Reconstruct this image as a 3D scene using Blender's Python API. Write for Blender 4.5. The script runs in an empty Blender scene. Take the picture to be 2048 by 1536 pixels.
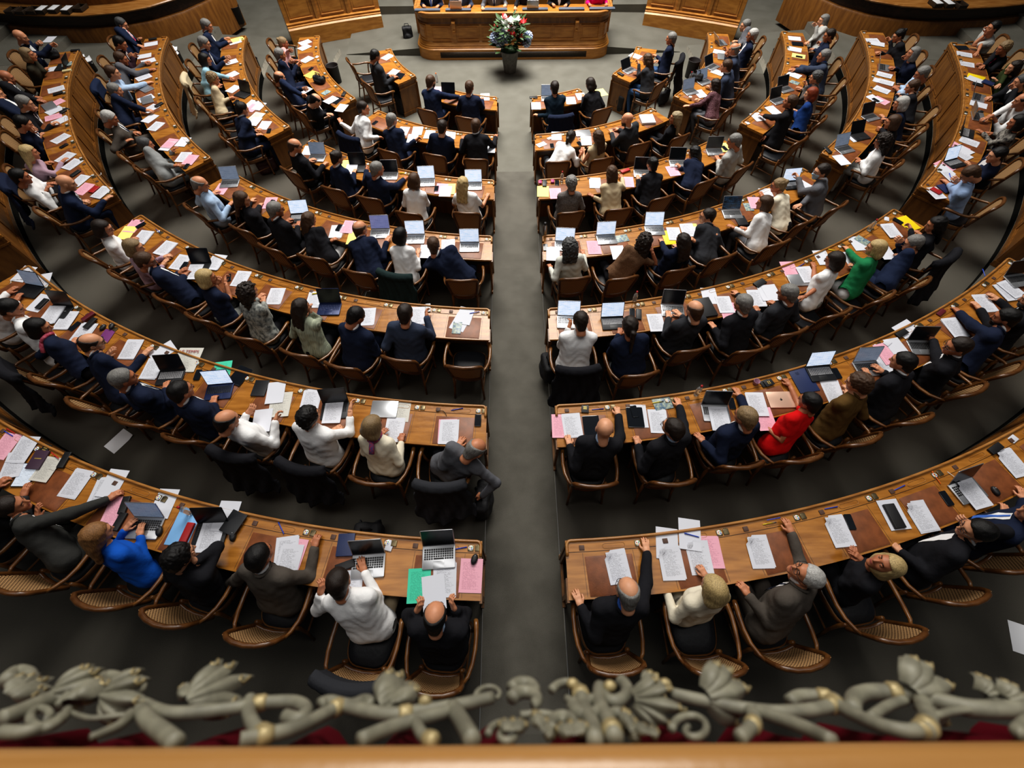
import bpy, math, random
import numpy as np
from mathutils import Matrix, Vector
random.seed(7); rng = np.random.default_rng(7)
C = bpy.context.scene.collection
PI = math.pi
def rad(a): return a * PI / 180

# ------------------------------------------------------------------ the chamber: concentric desk rows rising towards the gallery
# origin = centre of the desk circles at the level of the front row's floor, y away from the gallery
R = {1: 3.251, 2: 5.005, 3: 6.734, 4: 8.439, 5: 10.102, 6: 11.711, 7: 13.277, 8: 14.86}     # radius of each desk's front rim
ZF = {1: 0.0, 2: .149, 3: .321, 4: .513, 5: .691, 6: .858, 7: 1.026}                        # floor of each row
DH = .77                                                                                    # desk height
CAM = Vector((-.097, -14.2256, 6.3459)); FPX = 907.87
PITCH, ROLL, YAW = rad(59.1436), rad(-.517), rad(-.1016)
_fw = Vector((math.sin(YAW) * math.cos(PITCH), math.cos(YAW) * math.cos(PITCH), -math.sin(PITCH)))
_rt = Vector((math.cos(YAW), -math.sin(YAW), 0)); _up = _rt.cross(_fw)
RT = math.cos(ROLL) * _rt + math.sin(ROLL) * _up; UP = -math.sin(ROLL) * _rt + math.cos(ROLL) * _up
def ray(x, y): return _fw + RT * ((x - 1024) / FPX) - UP * ((y - 768) / FPX)
def at(x, y, z):
    d = ray(x, y); return CAM + d * ((z - CAM.z) / d.z)
def polar(p): return math.hypot(p[0], p[1]), math.atan2(p[0], -p[1])
def xy(r, a, z=0.0): return Vector((r * math.sin(a), -r * math.cos(a), z))

cam = bpy.data.cameras.new('camera'); cam.sensor_fit = 'HORIZONTAL'; cam.sensor_width = 36; cam.lens = FPX / 2048 * 36
cam.clip_start = .05; cam.clip_end = 200
cam.dof.use_dof = True; cam.dof.focus_distance = 7.5; cam.dof.aperture_fstop = 1.9
co = bpy.data.objects.new('camera', cam); C.objects.link(co)
co.matrix_world = Matrix(((RT.x, UP.x, -_fw.x, CAM.x), (RT.y, UP.y, -_fw.y, CAM.y), (RT.z, UP.z, -_fw.z, CAM.z), (0, 0, 0, 1)))
bpy.context.scene.camera = co

# ------------------------------------------------------------------ materials
def node(nt, t, **kw):
    n = nt.nodes.new(t)
    for k, v in kw.items():
        if k[0] == '_': setattr(n, k[1:], v)
        else: n.inputs[k].default_value = v
    return n
_mats = {}
def mat(name, col, rough=.6, met=0, coat=0, var=0, vscale=6, stretch=None, bump=0, bscale=40, spec=.5, emit=0, col2=None, sheen=0, voronoi=False, bstretch=None):
    if name in _mats: return _mats[name]
    m = bpy.data.materials.new(name); m.use_nodes = True; nt = m.node_tree; L = nt.links
    b = nt.nodes['Principled BSDF']; c = (*col, 1)
    b.inputs['Base Color'].default_value = c; b.inputs['Roughness'].default_value = rough; b.inputs['Metallic'].default_value = met
    b.inputs['Coat Weight'].default_value = coat; b.inputs['Coat Roughness'].default_value = .25; b.inputs['Specular IOR Level'].default_value = spec
    if sheen: b.inputs['Sheen Weight'].default_value = sheen; b.inputs['Sheen Tint'].default_value = (1, .93, .78, 1); b.inputs['Specular Tint'].default_value = (1, .93, .8, 1)
    tc = node(nt, 'ShaderNodeTexCoord')
    def noise(sc, st, det=4):
        n = node(nt, 'ShaderNodeTexNoise', Scale=sc, Detail=det)
        if st:
            mp = node(nt, 'ShaderNodeMapping'); mp.inputs['Scale'].default_value = st
            L.new(tc.outputs['Object'], mp.inputs[0]); L.new(mp.outputs[0], n.inputs[0])
        else: L.new(tc.outputs['Object'], n.inputs[0])
        return n
    if var or col2:
        n = noise(vscale, stretch); r = node(nt, 'ShaderNodeValToRGB')
        c2 = col2 if col2 else tuple(x * (1 - var) for x in col)
        r.color_ramp.elements[0].position = .35; r.color_ramp.elements[1].position = .65
        r.color_ramp.elements[0].color = (*c2, 1); r.color_ramp.elements[1].color = c
        L.new(n.outputs[0], r.inputs[0]); L.new(r.outputs[0], b.inputs['Base Color'])
    if bump:
        n = noise(bscale, bstretch, 3); bp = node(nt, 'ShaderNodeBump', Strength=bump, Distance=.02)
        L.new(n.outputs[0], bp.inputs['Height']); L.new(bp.outputs[0], b.inputs['Normal'])
    if emit:
        b.inputs['Emission Color'].default_value = c; b.inputs['Emission Strength'].default_value = emit
    _mats[name] = m; return m
def wood(name, c1, c2, rough=.38, sc=(1.2, 9, 9), coat=.15):
    return mat(name, c1, rough, coat=coat, col2=c2, vscale=2.2, stretch=sc, bump=.05, bscale=25)
W_TOP = wood('honey_wood_top', (.42, .182, .036), (.27, .105, .017), .27, coat=.12); W_TOP.node_tree.nodes['Principled BSDF'].inputs['Specular IOR Level'].default_value = .34
W_RIM = wood('honey_wood_rim', (.42, .205, .06), (.28, .115, .026), .3)
W_PANEL = wood('honey_wood_panel', (.235, .098, .019), (.145, .055, .010), .42, (6, 6, 1.2))
W_ROST = wood('amber_wood_rostrum', (.60, .275, .055), (.42, .17, .028), .4, (1.5, 1.5, 7))
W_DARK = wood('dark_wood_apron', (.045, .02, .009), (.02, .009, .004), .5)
W_CHAIR = wood('chair_wood', (.20, .085, .022), (.095, .035, .009), .3, (4, 4, 4))
LEATHER = mat('red_brown_leather', (.235, .076, .024), .48, var=.35, vscale=9, bump=.08, bscale=90)
SEATL = mat('black_seat_leather', (.010, .011, .014), .5, bump=.1, bscale=30, spec=.25)
BRASS = mat('aged_brass', (.19, .15, .085), .4, .85, var=.4, vscale=30)
TABL = mat('brown_leather_tab', (.09, .045, .03), .6)
WHITE = mat('white_plastic', (.8, .8, .78), .4)
DOTS = [mat('button_' + n, c, .4) for n, c in (('red', (.5, .02, .02)), ('green', (.02, .3, .06)), ('blue', (.02, .08, .5)), ('yellow', (.75, .5, .03)))]
CARPET = mat('grey_green_carpet', (.021, .0195, .0155), .6, col2=(.014, .013, .0105), vscale=1.6, bump=.3, bscale=240, spec=.6, sheen=.8)
CARPET_A = mat('mottled_aisle_carpet', (.056, .054, .046), .6, col2=(.032, .031, .026), vscale=3.2, bump=.3, bscale=240, spec=.6, sheen=.4)  # aisle strip in a paler, mottled tone than the rows
CARPET_LIT = mat('carpet_painted_lit', (.118, .116, .099), .7, col2=(.094, .092, .077), vscale=2.2, bump=.3, bscale=240, spec=.4, sheen=.2)  # same carpet, paler: the brighter light around the dais is in this colour
CARPET_SHADE = mat('carpet_painted_shade', (.008, .008, .007), .95, spec=.05)  # near-black stands in for the shadow line along the step risers
METAL = mat('grey_metal_edge', (.4, .4, .38), .35, .8)
def cane_mat():
    m = mat('woven_cane', (.40, .23, .10), .55); nt = m.node_tree; L = nt.links; b = nt.nodes['Principled BSDF']
    tc = [n for n in nt.nodes if n.type == 'TEX_COORD'][0]
    v = node(nt, 'ShaderNodeTexVoronoi', Scale=1.0, Randomness=0.0); mp = node(nt, 'ShaderNodeMapping'); mp.inputs['Scale'].default_value = (66, 1, 66); mp.inputs['Rotation'].default_value = (0, rad(45), 0)
    L.new(tc.outputs['UV'], mp.inputs[0]); mp.inputs['Scale'].default_value = (46, 46, 1); mp.inputs['Rotation'].default_value = (0, 0, rad(45)); L.new(mp.outputs[0], v.inputs[0])
    r = node(nt, 'ShaderNodeValToRGB'); r.color_ramp.elements[0].position = .26; r.color_ramp.elements[1].position = .36
    r.color_ramp.elements[0].color = (.03, .014, .006, 1); r.color_ramp.elements[1].color = (.42, .25, .115, 1)
    L.new(v.outputs['Distance'], r.inputs[0]); L.new(r.outputs[0], b.inputs['Base Color']); return m
CANE = cane_mat()

# ------------------------------------------------------------------ mesh building
class MB:
    def __init__(s): s.v = []; s.f = []; s.m = []; s.n = 0; s.uv = None
    def add(s, V, F, mi=0, M=None):
        V = np.asarray(V, float).reshape(-1, 3)
        if M is not None:
            A = np.array(M.to_4x4() if hasattr(M, 'to_4x4') else M); V = V @ A[:3, :3].T + A[:3, 3]
        s.v.append(V); s.f += [tuple(i + s.n for i in f) for f in F]; s.m += [mi] * len(F); s.n += len(V); return s
    def loft(s, rings, mi=0, cap=True, close=True, M=None):
        n = len(rings[0]); V = np.concatenate([np.asarray(r, float) for r in rings]); F = []
        for k in range(len(rings) - 1):
            for i in range(n if close else n - 1):
                j = (i + 1) % n; F.append((k * n + i, k * n + j, (k + 1) * n + j, (k + 1) * n + i))
        if cap and close: F.append(tuple(range(n - 1, -1, -1))); F.append(tuple(range((len(rings) - 1) * n, len(rings) * n)))
        return s.add(V, F, mi, M)
    def tube(s, P, r, n=8, mi=0, closed=False, flat=1.0, M=None, upv=(0, 0, 1)):
        P = [Vector(p) for p in P]; N = len(P); r = [r] * N if not hasattr(r, '__len__') else r; rings = []
        prev = None
        for i in range(N):
            t = (P[(i + 1) % N] - P[i - 1]) if closed else (P[min(i + 1, N - 1)] - P[max(i - 1, 0)])
            t = t.normalized() if t.length > 1e-9 else Vector((0, 0, 1))
            a = (prev - t * prev.dot(t)) if prev is not None else Vector(upv) - t * Vector(upv).dot(t)
            if a.length < 1e-4: a = t.orthogonal()
            a.normalize(); b = t.cross(a); prev = a
            rings.append([P[i] + (a * math.cos(2 * PI * k / n) * flat + b * math.sin(2 * PI * k / n)) * r[i] for k in range(n)])
        if closed: rings.append(rings[0])
        return s.loft(rings, mi, cap=not closed, M=M)
    def rbox(s, c, sz, bev=.004, cr=None, mi=0, M=None, seg=3):
        # rounded box: corner radius cr in plan, bevel bev at top and bottom
        cx, cy, cz = c; hx, hy, hz = sz[0] / 2, sz[1] / 2, sz[2] / 2; cr = max(cr if cr else bev, bev + 1e-4); cr = min(cr, hx * .98, hy * .98)
        def ring(off, z):
            o = []
            for sx, sy, a0 in ((1, 1, 0), (-1, 1, 90), (-1, -1, 180), (1, -1, 270)):
                for k in range(seg + 1):
                    a = rad(a0 + 90 * k / seg); rr = cr - off
                    o.append((cx + sx * (hx - cr) + math.cos(a) * rr, cy + sy * (hy - cr) + math.sin(a) * rr, cz + z))
            return o
        return s.loft([ring(bev, -hz), ring(bev * .3, -hz + bev * .3), ring(0, -hz + bev), ring(0, hz - bev), ring(bev * .3, hz - bev * .3), ring(bev, hz)], mi, M=M)
    def sector(s, r0, r1, f0, f1, z0, z1, n=24, mi=0):
        # ring segment between radii r0,r1; f0,f1 give the end azimuth at a radius
        rings = []
        for k in range(n + 1):
            t = k / n; a = f0(r0) * (1 - t) + f1(r0) * t; b = f0(r1) * (1 - t) + f1(r1) * t
            rings.append([xy(r0, a, z0), xy(r1, b, z0), xy(r1, b, z1), xy(r0, a, z1)])
        return s.loft(rings, mi)
    def lathe(s, prof, n=16, mi=0, M=None, cap=True):
        return s.loft([[(r * math.cos(2 * PI * k / n), r * math.sin(2 * PI * k / n), z) for k in range(n)] for r, z in prof], mi, cap=cap, M=M)
    def ball(s, c, r, n=10, mi=0, M=None):
        r = (r, r, r) if not hasattr(r, '__len__') else r
        return s.loft([[(c[0] + r[0] * math.sin(PI * j / (n // 2 + 1)) * math.cos(2 * PI * k / n), c[1] + r[1] * math.sin(PI * j / (n // 2 + 1)) * math.sin(2 * PI * k / n), c[2] - r[2] * math.cos(PI * j / (n // 2 + 1))) for k in range(n)] for j in range(1, n // 2 + 1)], mi, M=M)
    def sheet(s, G, mi=0, M=None):
        h, w = len(G), len(G[0]); V = [p for r in G for p in r]
        return s.add(V, [(j * w + i, j * w + i + 1, (j + 1) * w + i + 1, (j + 1) * w + i) for j in range(h - 1) for i in range(w - 1)], mi, M)
    def mesh(s, name, nm=1, smooth=True):
        if smooth == 'angle':
            me = mkmesh(name, np.concatenate(s.v), s.f, s.m, nm, True); me.set_sharp_from_angle(angle=rad(32)); return me
        return mkmesh(name, np.concatenate(s.v), s.f, s.m, nm, smooth)
def mkmesh(name, V, F, mi=None, nm=1, smooth=True):
    me = bpy.data.meshes.new(name)
    if isinstance(F, np.ndarray):
        nf, k = F.shape; ls = np.full(nf, k, np.int32); idx = F.reshape(-1).astype(np.int32)
    else:
        ls = np.array([len(f) for f in F], np.int32); idx = np.array([i for f in F for i in f], np.int32); nf = len(F)
    me.vertices.add(len(V)); me.vertices.foreach_set('co', np.asarray(V, np.float32).reshape(-1))
    me.loops.add(len(idx)); me.loops.foreach_set('vertex_index', idx)
    me.polygons.add(nf); st = np.zeros(nf, np.int32); st[1:] = np.cumsum(ls)[:-1]
    me.polygons.foreach_set('loop_start', st); me.polygons.foreach_set('loop_total', ls)
    if mi is not None and any(mi): me.polygons.foreach_set('material_index', np.array(mi, np.int32))
    me.polygons.foreach_set('use_smooth', np.full(nf, bool(smooth)))
    for _ in range(nm): me.materials.append(None)
    me.update(calc_edges=True); me.validate(); return me
def obj(name, me, mats, parent=None, M=None, smooth=True):
    # links ONE mesh object; me may be an MB or a mesh shared with other objects
    mats = mats if isinstance(mats, (list, tuple)) else [mats]
    if isinstance(me, MB): me = me.mesh(name, len(mats), smooth)
    o = bpy.data.objects.new(name, me); C.objects.link(o)
    for i, m in enumerate(mats):
        o.material_slots[i].link = 'OBJECT'; o.material_slots[i].material = m
    if parent is not None: o.parent = parent
    if M is not None:
        if isinstance(M, Matrix): o.matrix_local = M
        else: o.location = M
    return o
def tag(o, label, cat, group=None, kind=None):
    o['label'] = label
    if cat: o['category'] = cat
    if group: o['group'] = group
    if kind: o['kind'] = kind
    return o
def thing(name, label, cat, loc, rotz=0, group=None):
    o = bpy.data.objects.new(name, None); C.objects.link(o); o.location = loc; o.rotation_euler = (0, 0, rotz); o.empty_display_size = .1
    return tag(o, label, cat, group)
def struct(name, mb, m, smooth=False):
    o = obj(name, mb, m, smooth=smooth); o['kind'] = 'structure'; return o

# ------------------------------------------------------------------ floor: stepped ring platforms, a sunk ramp for the centre aisle
AW = .43
def aisle(sg): return lambda r: sg * math.asin(AW / r)
def const(a): return lambda r: a
mb = MB()
for k in range(2, 8):
    for sg in (-1, 1):
        mb.sector(R[k] + .012, R[k + 1] + .012 if k < 7 else 17, aisle(sg), const(sg * rad(98)), ZF[k - 1] - .25, ZF[k], 48)
struct('floor', mb, CARPET)
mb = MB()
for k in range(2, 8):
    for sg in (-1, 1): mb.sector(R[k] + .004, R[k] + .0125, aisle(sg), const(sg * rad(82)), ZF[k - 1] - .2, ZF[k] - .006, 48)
struct('floor_riser', mb, CARPET_SHADE)
mb = MB()
for k in range(2, 8):
    for sg in (-1, 1): mb.sector(R[k] + .012, R[k + 1] + .012, const(sg * rad(82)), const(sg * rad(98)), ZF[k] - .05, ZF[k] + .003, 12)
struct('floor_lit_overlay', mb, CARPET_LIT)  # pale overlay on the dim wing ends, light put into the colour
mb2 = MB(); mb2.sheet([[(-30, -16, -.002), (30, -16, -.002)], [(-30, 14, -.002), (30, 14, -.002)]]); struct('floor_base', mb2, CARPET_LIT)
mb = MB(); G = []
rs = [4.85] + [R[k] for k in range(2, 9)] + [17]; zs = [.0, .0] + [ZF[k] for k in range(2, 8)] + [ZF[7]] 
for i in range(len(rs)): G.append([(-AW - .01, -rs[i], zs[i] + .003), (AW + .01, -rs[i], zs[i] + .003)])
mb.sheet(G); struct('floor_aisle', mb, CARPET_A)
for sg, nm in ((-1, 'trim_1'), (1, 'trim_2')):
    mb = MB()
    for k in range(2, 8): mb.tube([(sg * AW, -math.sqrt(r * r - AW * AW), ZF[k] + .004) for r in np.linspace(R[k] - .03, (R[k + 1] if k < 7 else 16) - .03, 4)], .007, 6)
    struct(nm, mb, METAL)
# ------------------------------------------------------------------ desks
DD = .53                                                    # depth of a desk
ORD = ['empty', 'first', 'second', 'third', 'fourth', 'fifth', 'sixth', 'seventh', 'eighth', 'ninth', 'tenth', 'eleventh']
ROWN = {7: 'nearest row', 6: 'second row', 5: 'third row', 4: 'fourth row', 3: 'fifth row', 2: 'sixth row', 1: 'front row'}
def sidew(sg): return 'left' if sg < 0 else 'right'
def place(k, sg, wing, i):
    if wing: return f"{ORD[i]} place from rostrum end, {sidew(sg)} wing row {k}"
    return f"{ORD[i]} place {sidew(sg)} of aisle, {ROWN[k]}"
def pad_mesh():
    m = MB(); m.rbox((0, 0, .002), (.45, .35, .005), .0015, .006); m.rbox((0, 0, .0052), (.43, .33, .001), .0004, .004); return m.mesh('leather_pad')
def vote_mesh():
    m = MB(); m.rbox((-.034, 0, .003), (.058, .058, .006), .002, .004); m.rbox((.034, 0, .005), (.056, .056, .010), .003, .004); m.rbox((.034, .03, .008), (.03, .006, .006), .002); return m.mesh('voting_panel')
def disc_mesh():
    m = MB(); m.lathe([(.001, .006), (.0235, .006), (.0235, .0085), (.022, .0095), (.001, .0095)], 20, 0)
    for i, (x, y) in enumerate(((-.009, .008), (.009, .008), (.009, -.008), (-.009, -.008))): m.lathe([(.001, .0095), (.0062, .0095), (.0062, .011), (.001, .011)], 8, i + 1, Matrix.Translation((x, y, 0)))
    return m.mesh('vote_disc', 5)
def tray_mesh():
    m = MB(); P = []
    for i in range(24):
        a = 2 * PI * i / 24; P.append((math.copysign(.085, math.cos(a)) * (abs(math.cos(a)) > .01) + .022 * math.cos(a), .022 * math.sin(a), .0015))
    m.tube(P, .0025, 5, closed=True); return m.mesh('pen_tray')
def tab_mesh():
    m = MB(); m.rbox((0, 0, .004), (.05, .045, .009), .002, .004); return m.mesh('leather_tab')
PADM, VOTEM, DISCM, TRAYM, TABM = pad_mesh(), vote_mesh(), disc_mesh(), tray_mesh(), tab_mesh()
SEATS = {}
def desk(k, sg, wing, n, a0, a1, label):
    # a0: azimuth of the end nearest the aisle (None = parallel to the aisle), a1: far end; n seats
    r0, r1 = R[k], R[k] + DD; zt = ZF[k] + DH; zf = ZF[k]
    f0 = (lambda r: sg * math.asin(.40 / r)) if a0 is None else const(sg * rad(a0)); f1 = const(sg * rad(a1))
    t = thing('curved_desk', label, 'desk', (0, 0, 0), 0, 'curved desk rows')
    m = MB(); m.sector(r0 + .005, r1, f0, f1, zt - .028, zt, 40); m.sector(r0 + .01, r0 + .115, f0, f1, zt, zt + .006, 40); obj('worktop', m, W_TOP, t, smooth=False)
    # rim: a rounded lip along the front edge that turns back along both ends
    P = []; rc = r0 + .012; e = .012 / rc
    A0, A1 = f0(rc), f1(rc)
    for r in np.linspace(r0 + .15, r0 + .05, 4): P.append(xy(r, f0(r) + sg * .012 / r, zt + .012))
    for b in (30, 60): P.append(xy(r0 + .05 - .038 * math.sin(rad(b)), f0(r0) + sg * (.012 + .038 * (1 - math.cos(rad(b)))) / r0, zt + .014))
    for i in range(41): P.append(xy(rc, A0 + sg * .05 / rc + (A1 - A0 - sg * .1 / rc) * i / 40, zt + .014))
    for b in (60, 30): P.append(xy(r0 + .05 - .038 * math.sin(rad(b)), A1 - sg * (.012 + .038 * (1 - math.cos(rad(b)))) / r0, zt + .014))
    for r in np.linspace(r0 + .05, r0 + .15, 4): P.append(xy(r, A1 - sg * .012 / r, zt + .012))
    m = MB(); m.tube(P, .0155, 8); obj('rim', m, W_RIM, t)
    m = MB(); m.sector(r0 + .03, r0 + .055, f0, f1, zf + .0, zt - .02, 40); obj('front_panel', m, W_PANEL, t, smooth=False)
    m = MB(); np_ = max(2, round(n * .8))
    m.sector(r0 + .012, r0 + .03, f0, f1, zf, zf + .10, 40); m.sector(r0 + .012, r0 + .03, f0, f1, zt - .10, zt - .03, 40); m.sector(r0 + .002, r0 + .012, f0, f1, zt - .055, zt - .03, 40)
    for i in range(np_ + 1):
        a = f0(r0) + (f1(r0) - f0(r0)) * (.01 + .98 * i / np_); w = .045 / r0
        m.sector(r0 + .014, r0 + .03, const(a - w), const(a + w), zf + .1, zt - .1, 2)
        if i < np_:
            b = f0(r0) + (f1(r0) - f0(r0)) * (.01 + .98 * (i + 1) / np_); s2 = w * sg
            for z0, z1 in ((zf + .125, zf + .14), (zt - .14, zt - .125)): m.sector(r0 + .02, r0 + .032, const(a + 2 * s2), const(b - 2 * s2), z0, z1, 8)
    obj('panel_moulding', m, W_PANEL, t, smooth=False)
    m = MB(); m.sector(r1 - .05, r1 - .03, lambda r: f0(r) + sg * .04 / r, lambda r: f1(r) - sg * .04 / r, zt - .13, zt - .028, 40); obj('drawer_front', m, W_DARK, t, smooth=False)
    for f, s2 in ((f0, 1), (f1, -1)):
        m = MB(); g = (lambda r, f=f, s2=s2: f(r) + sg * s2 * .012 / r); h = (lambda r, f=f, s2=s2: f(r) + sg * s2 * .04 / r)
        if s2 == 1 and a0 is None:                                        # open leg frame beside the aisle
            m.sector(r0 + .02, r0 + .10, g, h, zf, zt - .03, 2); m.sector(r1 - .10, r1 - .05, g, h, zf + .02, zt - .03, 2); m.sector(r0 + .02, r1 - .0, g, h, zf, zf + .06, 3); m.sector(r0 + .02, r1 - .02, g, h, zt - .14, zt - .03, 3)
            g2 = lambda r, f=f: f(r) - sg * .012 / r; m.sector(r0 + .34, r1 + .02, g2, g, zt - .16, zt - .012, 3)
        else:
            m.sector(r0 + .02, r1 - .02, g, h, zf, zt - .03, 3)
            g2 = lambda r, f=f: f(r) - sg * s2 * .004 / r
            m.sector(r0 + .0, r1 + .004, g2, g, zt - .16, zt - .13, 3); m.sector(r0 + .0, r1 + .004, g2, g, zf, zf + .09, 3); m.sector(r0, r1 + .01, g2, g, zt - .05, zt - .028, 3)
        obj('end_panel', m, W_PANEL, t, smooth=False)
    rp = r0 + .335; seats = []; ms = MB()
    b0, b1 = f0(rp) , f1(rp); sp = (b1 - b0) / n
    for i in range(n):
        a = b0 + sp * (i + .5); seats.append(a)
        rz = a if True else 0
        Mx = lambda r, a, z: Matrix.Translation(xy(r, a, z)) @ Matrix.Rotation(a, 4, 'Z')
        for da in (-.245, .245): ms.sector(r0 + .125, r1 - .02, const(a + (da - .0015) / rp), const(a + (da + .0015) / rp), zt - .002, zt + .0008, 1)
        obj('leather_pad', PADM, LEATHER, t, Mx(rp, a, zt))
        av = a + abs(sp) * (.5 - .09) if sg > 0 else a + abs(sp) * .40
        v = obj('voting_panel', VOTEM, BRASS, t, Mx(r0 + .075, av, zt + .006)); obj('vote_disc', DISCM, [WHITE] + DOTS, v, Matrix.Translation((-.034, 0, 0)))
        obj('pen_tray', TRAYM, W_RIM, t, Mx(r0 + .075, a + abs(sp) * .08, zt + .006)); obj('leather_tab', TABM, TABL, t, Mx(r0 + .08, a - abs(sp) * .30, zt + .006))
    ms.sector(r0 + .115, r0 + .119, f0, f1, zt - .002, zt + .0008, 40); obj('inlay_seam', ms, W_DARK, t, smooth=False)
    SEATS[(k, sg, wing)] = seats
for sg in (-1, 1):
    S_ = sidew(sg)
    for k, n in ((1, 2), (2, 4), (3, 5), (4, 7), (5, 9), (6, 10), (7, 11)):
        desk(k, sg, 0, n, None, (27.5, 36.5, 36.9, 37.5, 37, 37, 40)[k - 1], f"curved honey-wood desk of the {ROWN[k]}, {S_} of the aisle")
    for k, n, a, b in ((1, 2, 46.5, 74.5), (2, 5, 45, 84.2), (3, 6, 43, 82.3), (4, 8, 42, 80.5), (5, 8, 42, 76), (6, 8, 42, 73)):
        if k == 5 and sg < 0: n = 9
        desk(k, sg, 1, n, a, b, f"curved panelled wing desk, row {k} from the rostrum, {S_} side")
        SEATS[(k, sg, 1)] = SEATS[(k, sg, 1)][::-1]                       # wing places are counted from the rostrum end

# ------------------------------------------------------------------ cane-backed armchairs
def chair_meshes():
    out = {}
    hw = lambda t: .19 + .055 * t                       # half width of the back, bottom to top
    def bp(u, t):                                       # point on the curved, reclining back
        x = u * hw(t); return (x, -.205 - .115 * t - .055 * (1 - (x / .25) ** 2) + .0, .50 + .43 * t)
    P = []
    q = [(-1, .05), (-1, .3), (-1, .6), (-.99, .78), (-.91, .92), (-.72, .99), (-.4, 1.02), (0, 1.025), (.4, 1.02), (.72, .99), (.91, .92), (.99, .78), (1, .6), (1, .3), (1, .05), (.9, 0), (.5, -.01), (0, -.015), (-.5, -.01), (-.9, 0)]
    rr = [.019 if 4 <= i <= 10 else .017 for i in range(len(q))]
    m = MB(); m.tube([bp(u, t) for u, t in q], [r * 1.3 for r in rr], 8, closed=True); out['back_frame'] = (m.mesh('back_frame'), wood('chair_wood_dark', (.13, .052, .014), (.06, .022, .006), .3, (4, 4, 4)))
    G = [[bp(u * .95, t) for u in np.linspace(-1, 1, 9)] for t in np.linspace(.03, .98, 7)]
    m = MB(); m.sheet(G); me = m.mesh('cane_panel'); uv = me.uv_layers.new(name='uv')
    V = np.concatenate([np.array(r) for r in G]); li = np.zeros(len(me.loops), np.int32); me.loops.foreach_get('vertex_index', li)
    uv.data.foreach_set('uv', V[li][:, [0, 2]].astype(np.float32).reshape(-1)); out['cane_panel'] = (me, CANE)
    def seat_out(s, n=28):
        o = []
        for i in range(n):
            a = 2 * PI * i / n; c, d = math.cos(a), math.sin(a); x = .245 * math.copysign(abs(c) ** .55, c); y = .235 * math.copysign(abs(d) ** .6, d)
            x *= (.93 + .12 * (y / .235)) if y > 0 else (.93 + .10 * (y / .235)); o.append((x * s, y * s))
        return o
    m = MB(); m.loft([[(x, y, z) for x, y in seat_out(s)] for s, z in ((.90, .425), (.93, .45), (.92, .465), (.85, .478), (.6, .488), (.2, .491))]); out['seat'] = (m.mesh('seat'), SEATL)
    m = MB(); m.loft([[(x, y, z) for x, y in seat_out(s)] for s, z in ((.96, .375), (.985, .39), (1.0, .42), (.985, .445), (.95, .45))]); out['seat_frame'] = (m.mesh('seat_frame'), W_CHAIR)
    for sx in (-1, 1):
        m = MB()
        m.tube([(sx * .232, -.285, .745), (sx * .262, -.235, .735), (sx * .288, -.14, .705), (sx * .298, -.03, .69), (sx * .296, .08, .688), (sx * .284, .165, .678), (sx * .276, .20, .660), (sx * .274, .205, .642)], [.014, .018, .0195, .0205, .0215, .024, .024, .015], 8)
        m.tube([(sx * .283, .165, .67), (sx * .287, .15, .60), (sx * .268, .13, .52), (sx * .238, .125, .43)], [.017, .015, .016, .02], 8); out['armrest%d' % sx] = (m.mesh('armrest'), W_CHAIR)
        m = MB(); m.lathe([(.022, .40), (.026, .37), (.019, .35), (.024, .30), (.019, .14), (.015, .06), (.021, .045), (.016, .0)], 10, M=Matrix.Translation((sx * .20, .18, 0))); out['leg%d' % sx] = (m.mesh('leg'), W_CHAIR)
        m = MB(); m.tube([(sx * .185, -.20, .52), (sx * .19, -.20, .40), (sx * .195, -.225, .22), (sx * .21, -.28, 0)], [.019, .021, .017, .015], 8); out['leg%d' % (sx * 2)] = (m.mesh('leg'), W_CHAIR)
    m = MB(); m.tube([(-.2, .18, .17), (.2, .18, .17)], .011, 6); m.tube([(-.2, .18, .19), (-.197, -.235, .19)], .011, 6); m.tube([(.2, .18, .19), (.197, -.235, .19)], .011, 6); out['stretcher'] = (m.mesh('stretcher'), W_CHAIR)
    return out
CHM = chair_meshes()
def chair(loc, rz, label):
    t = thing('cane_armchair', label, 'chair', loc, rz, 'cane-backed armchairs at the desks')
    for n, (me, m) in CHM.items(): obj(n.rstrip('-12'), me, m, t)
    return t
# ------------------------------------------------------------------ smooth shapes: distance fields meshed with surface nets
def smin(a, b, k):
    h = np.maximum(k - np.abs(a - b), 0) / k; return np.minimum(a, b) - h * h * k * .25
def cap(P, a, b, ra, rb):
    a = np.asarray(a, np.float32); b = np.asarray(b, np.float32); ba = b - a; pa = P - a
    t = np.clip(pa @ ba / max(float(ba @ ba), 1e-9), 0, 1); d = pa - t[..., None] * ba
    return np.sqrt((d * d).sum(-1)) - (ra + t * (rb - ra))
def ell(P, c, r):
    q = (P - np.asarray(c, np.float32)); r = np.asarray(r, np.float32)
    k0 = np.sqrt(((q / r) ** 2).sum(-1)); k1 = np.sqrt(((q / (r * r)) ** 2).sum(-1)); return k0 * (k0 - 1) / np.maximum(k1, 1e-6)
EDG = [(a, b) for a in range(8) for b in range(a + 1, 8) if bin(a ^ b).count('1') == 1]
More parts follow.
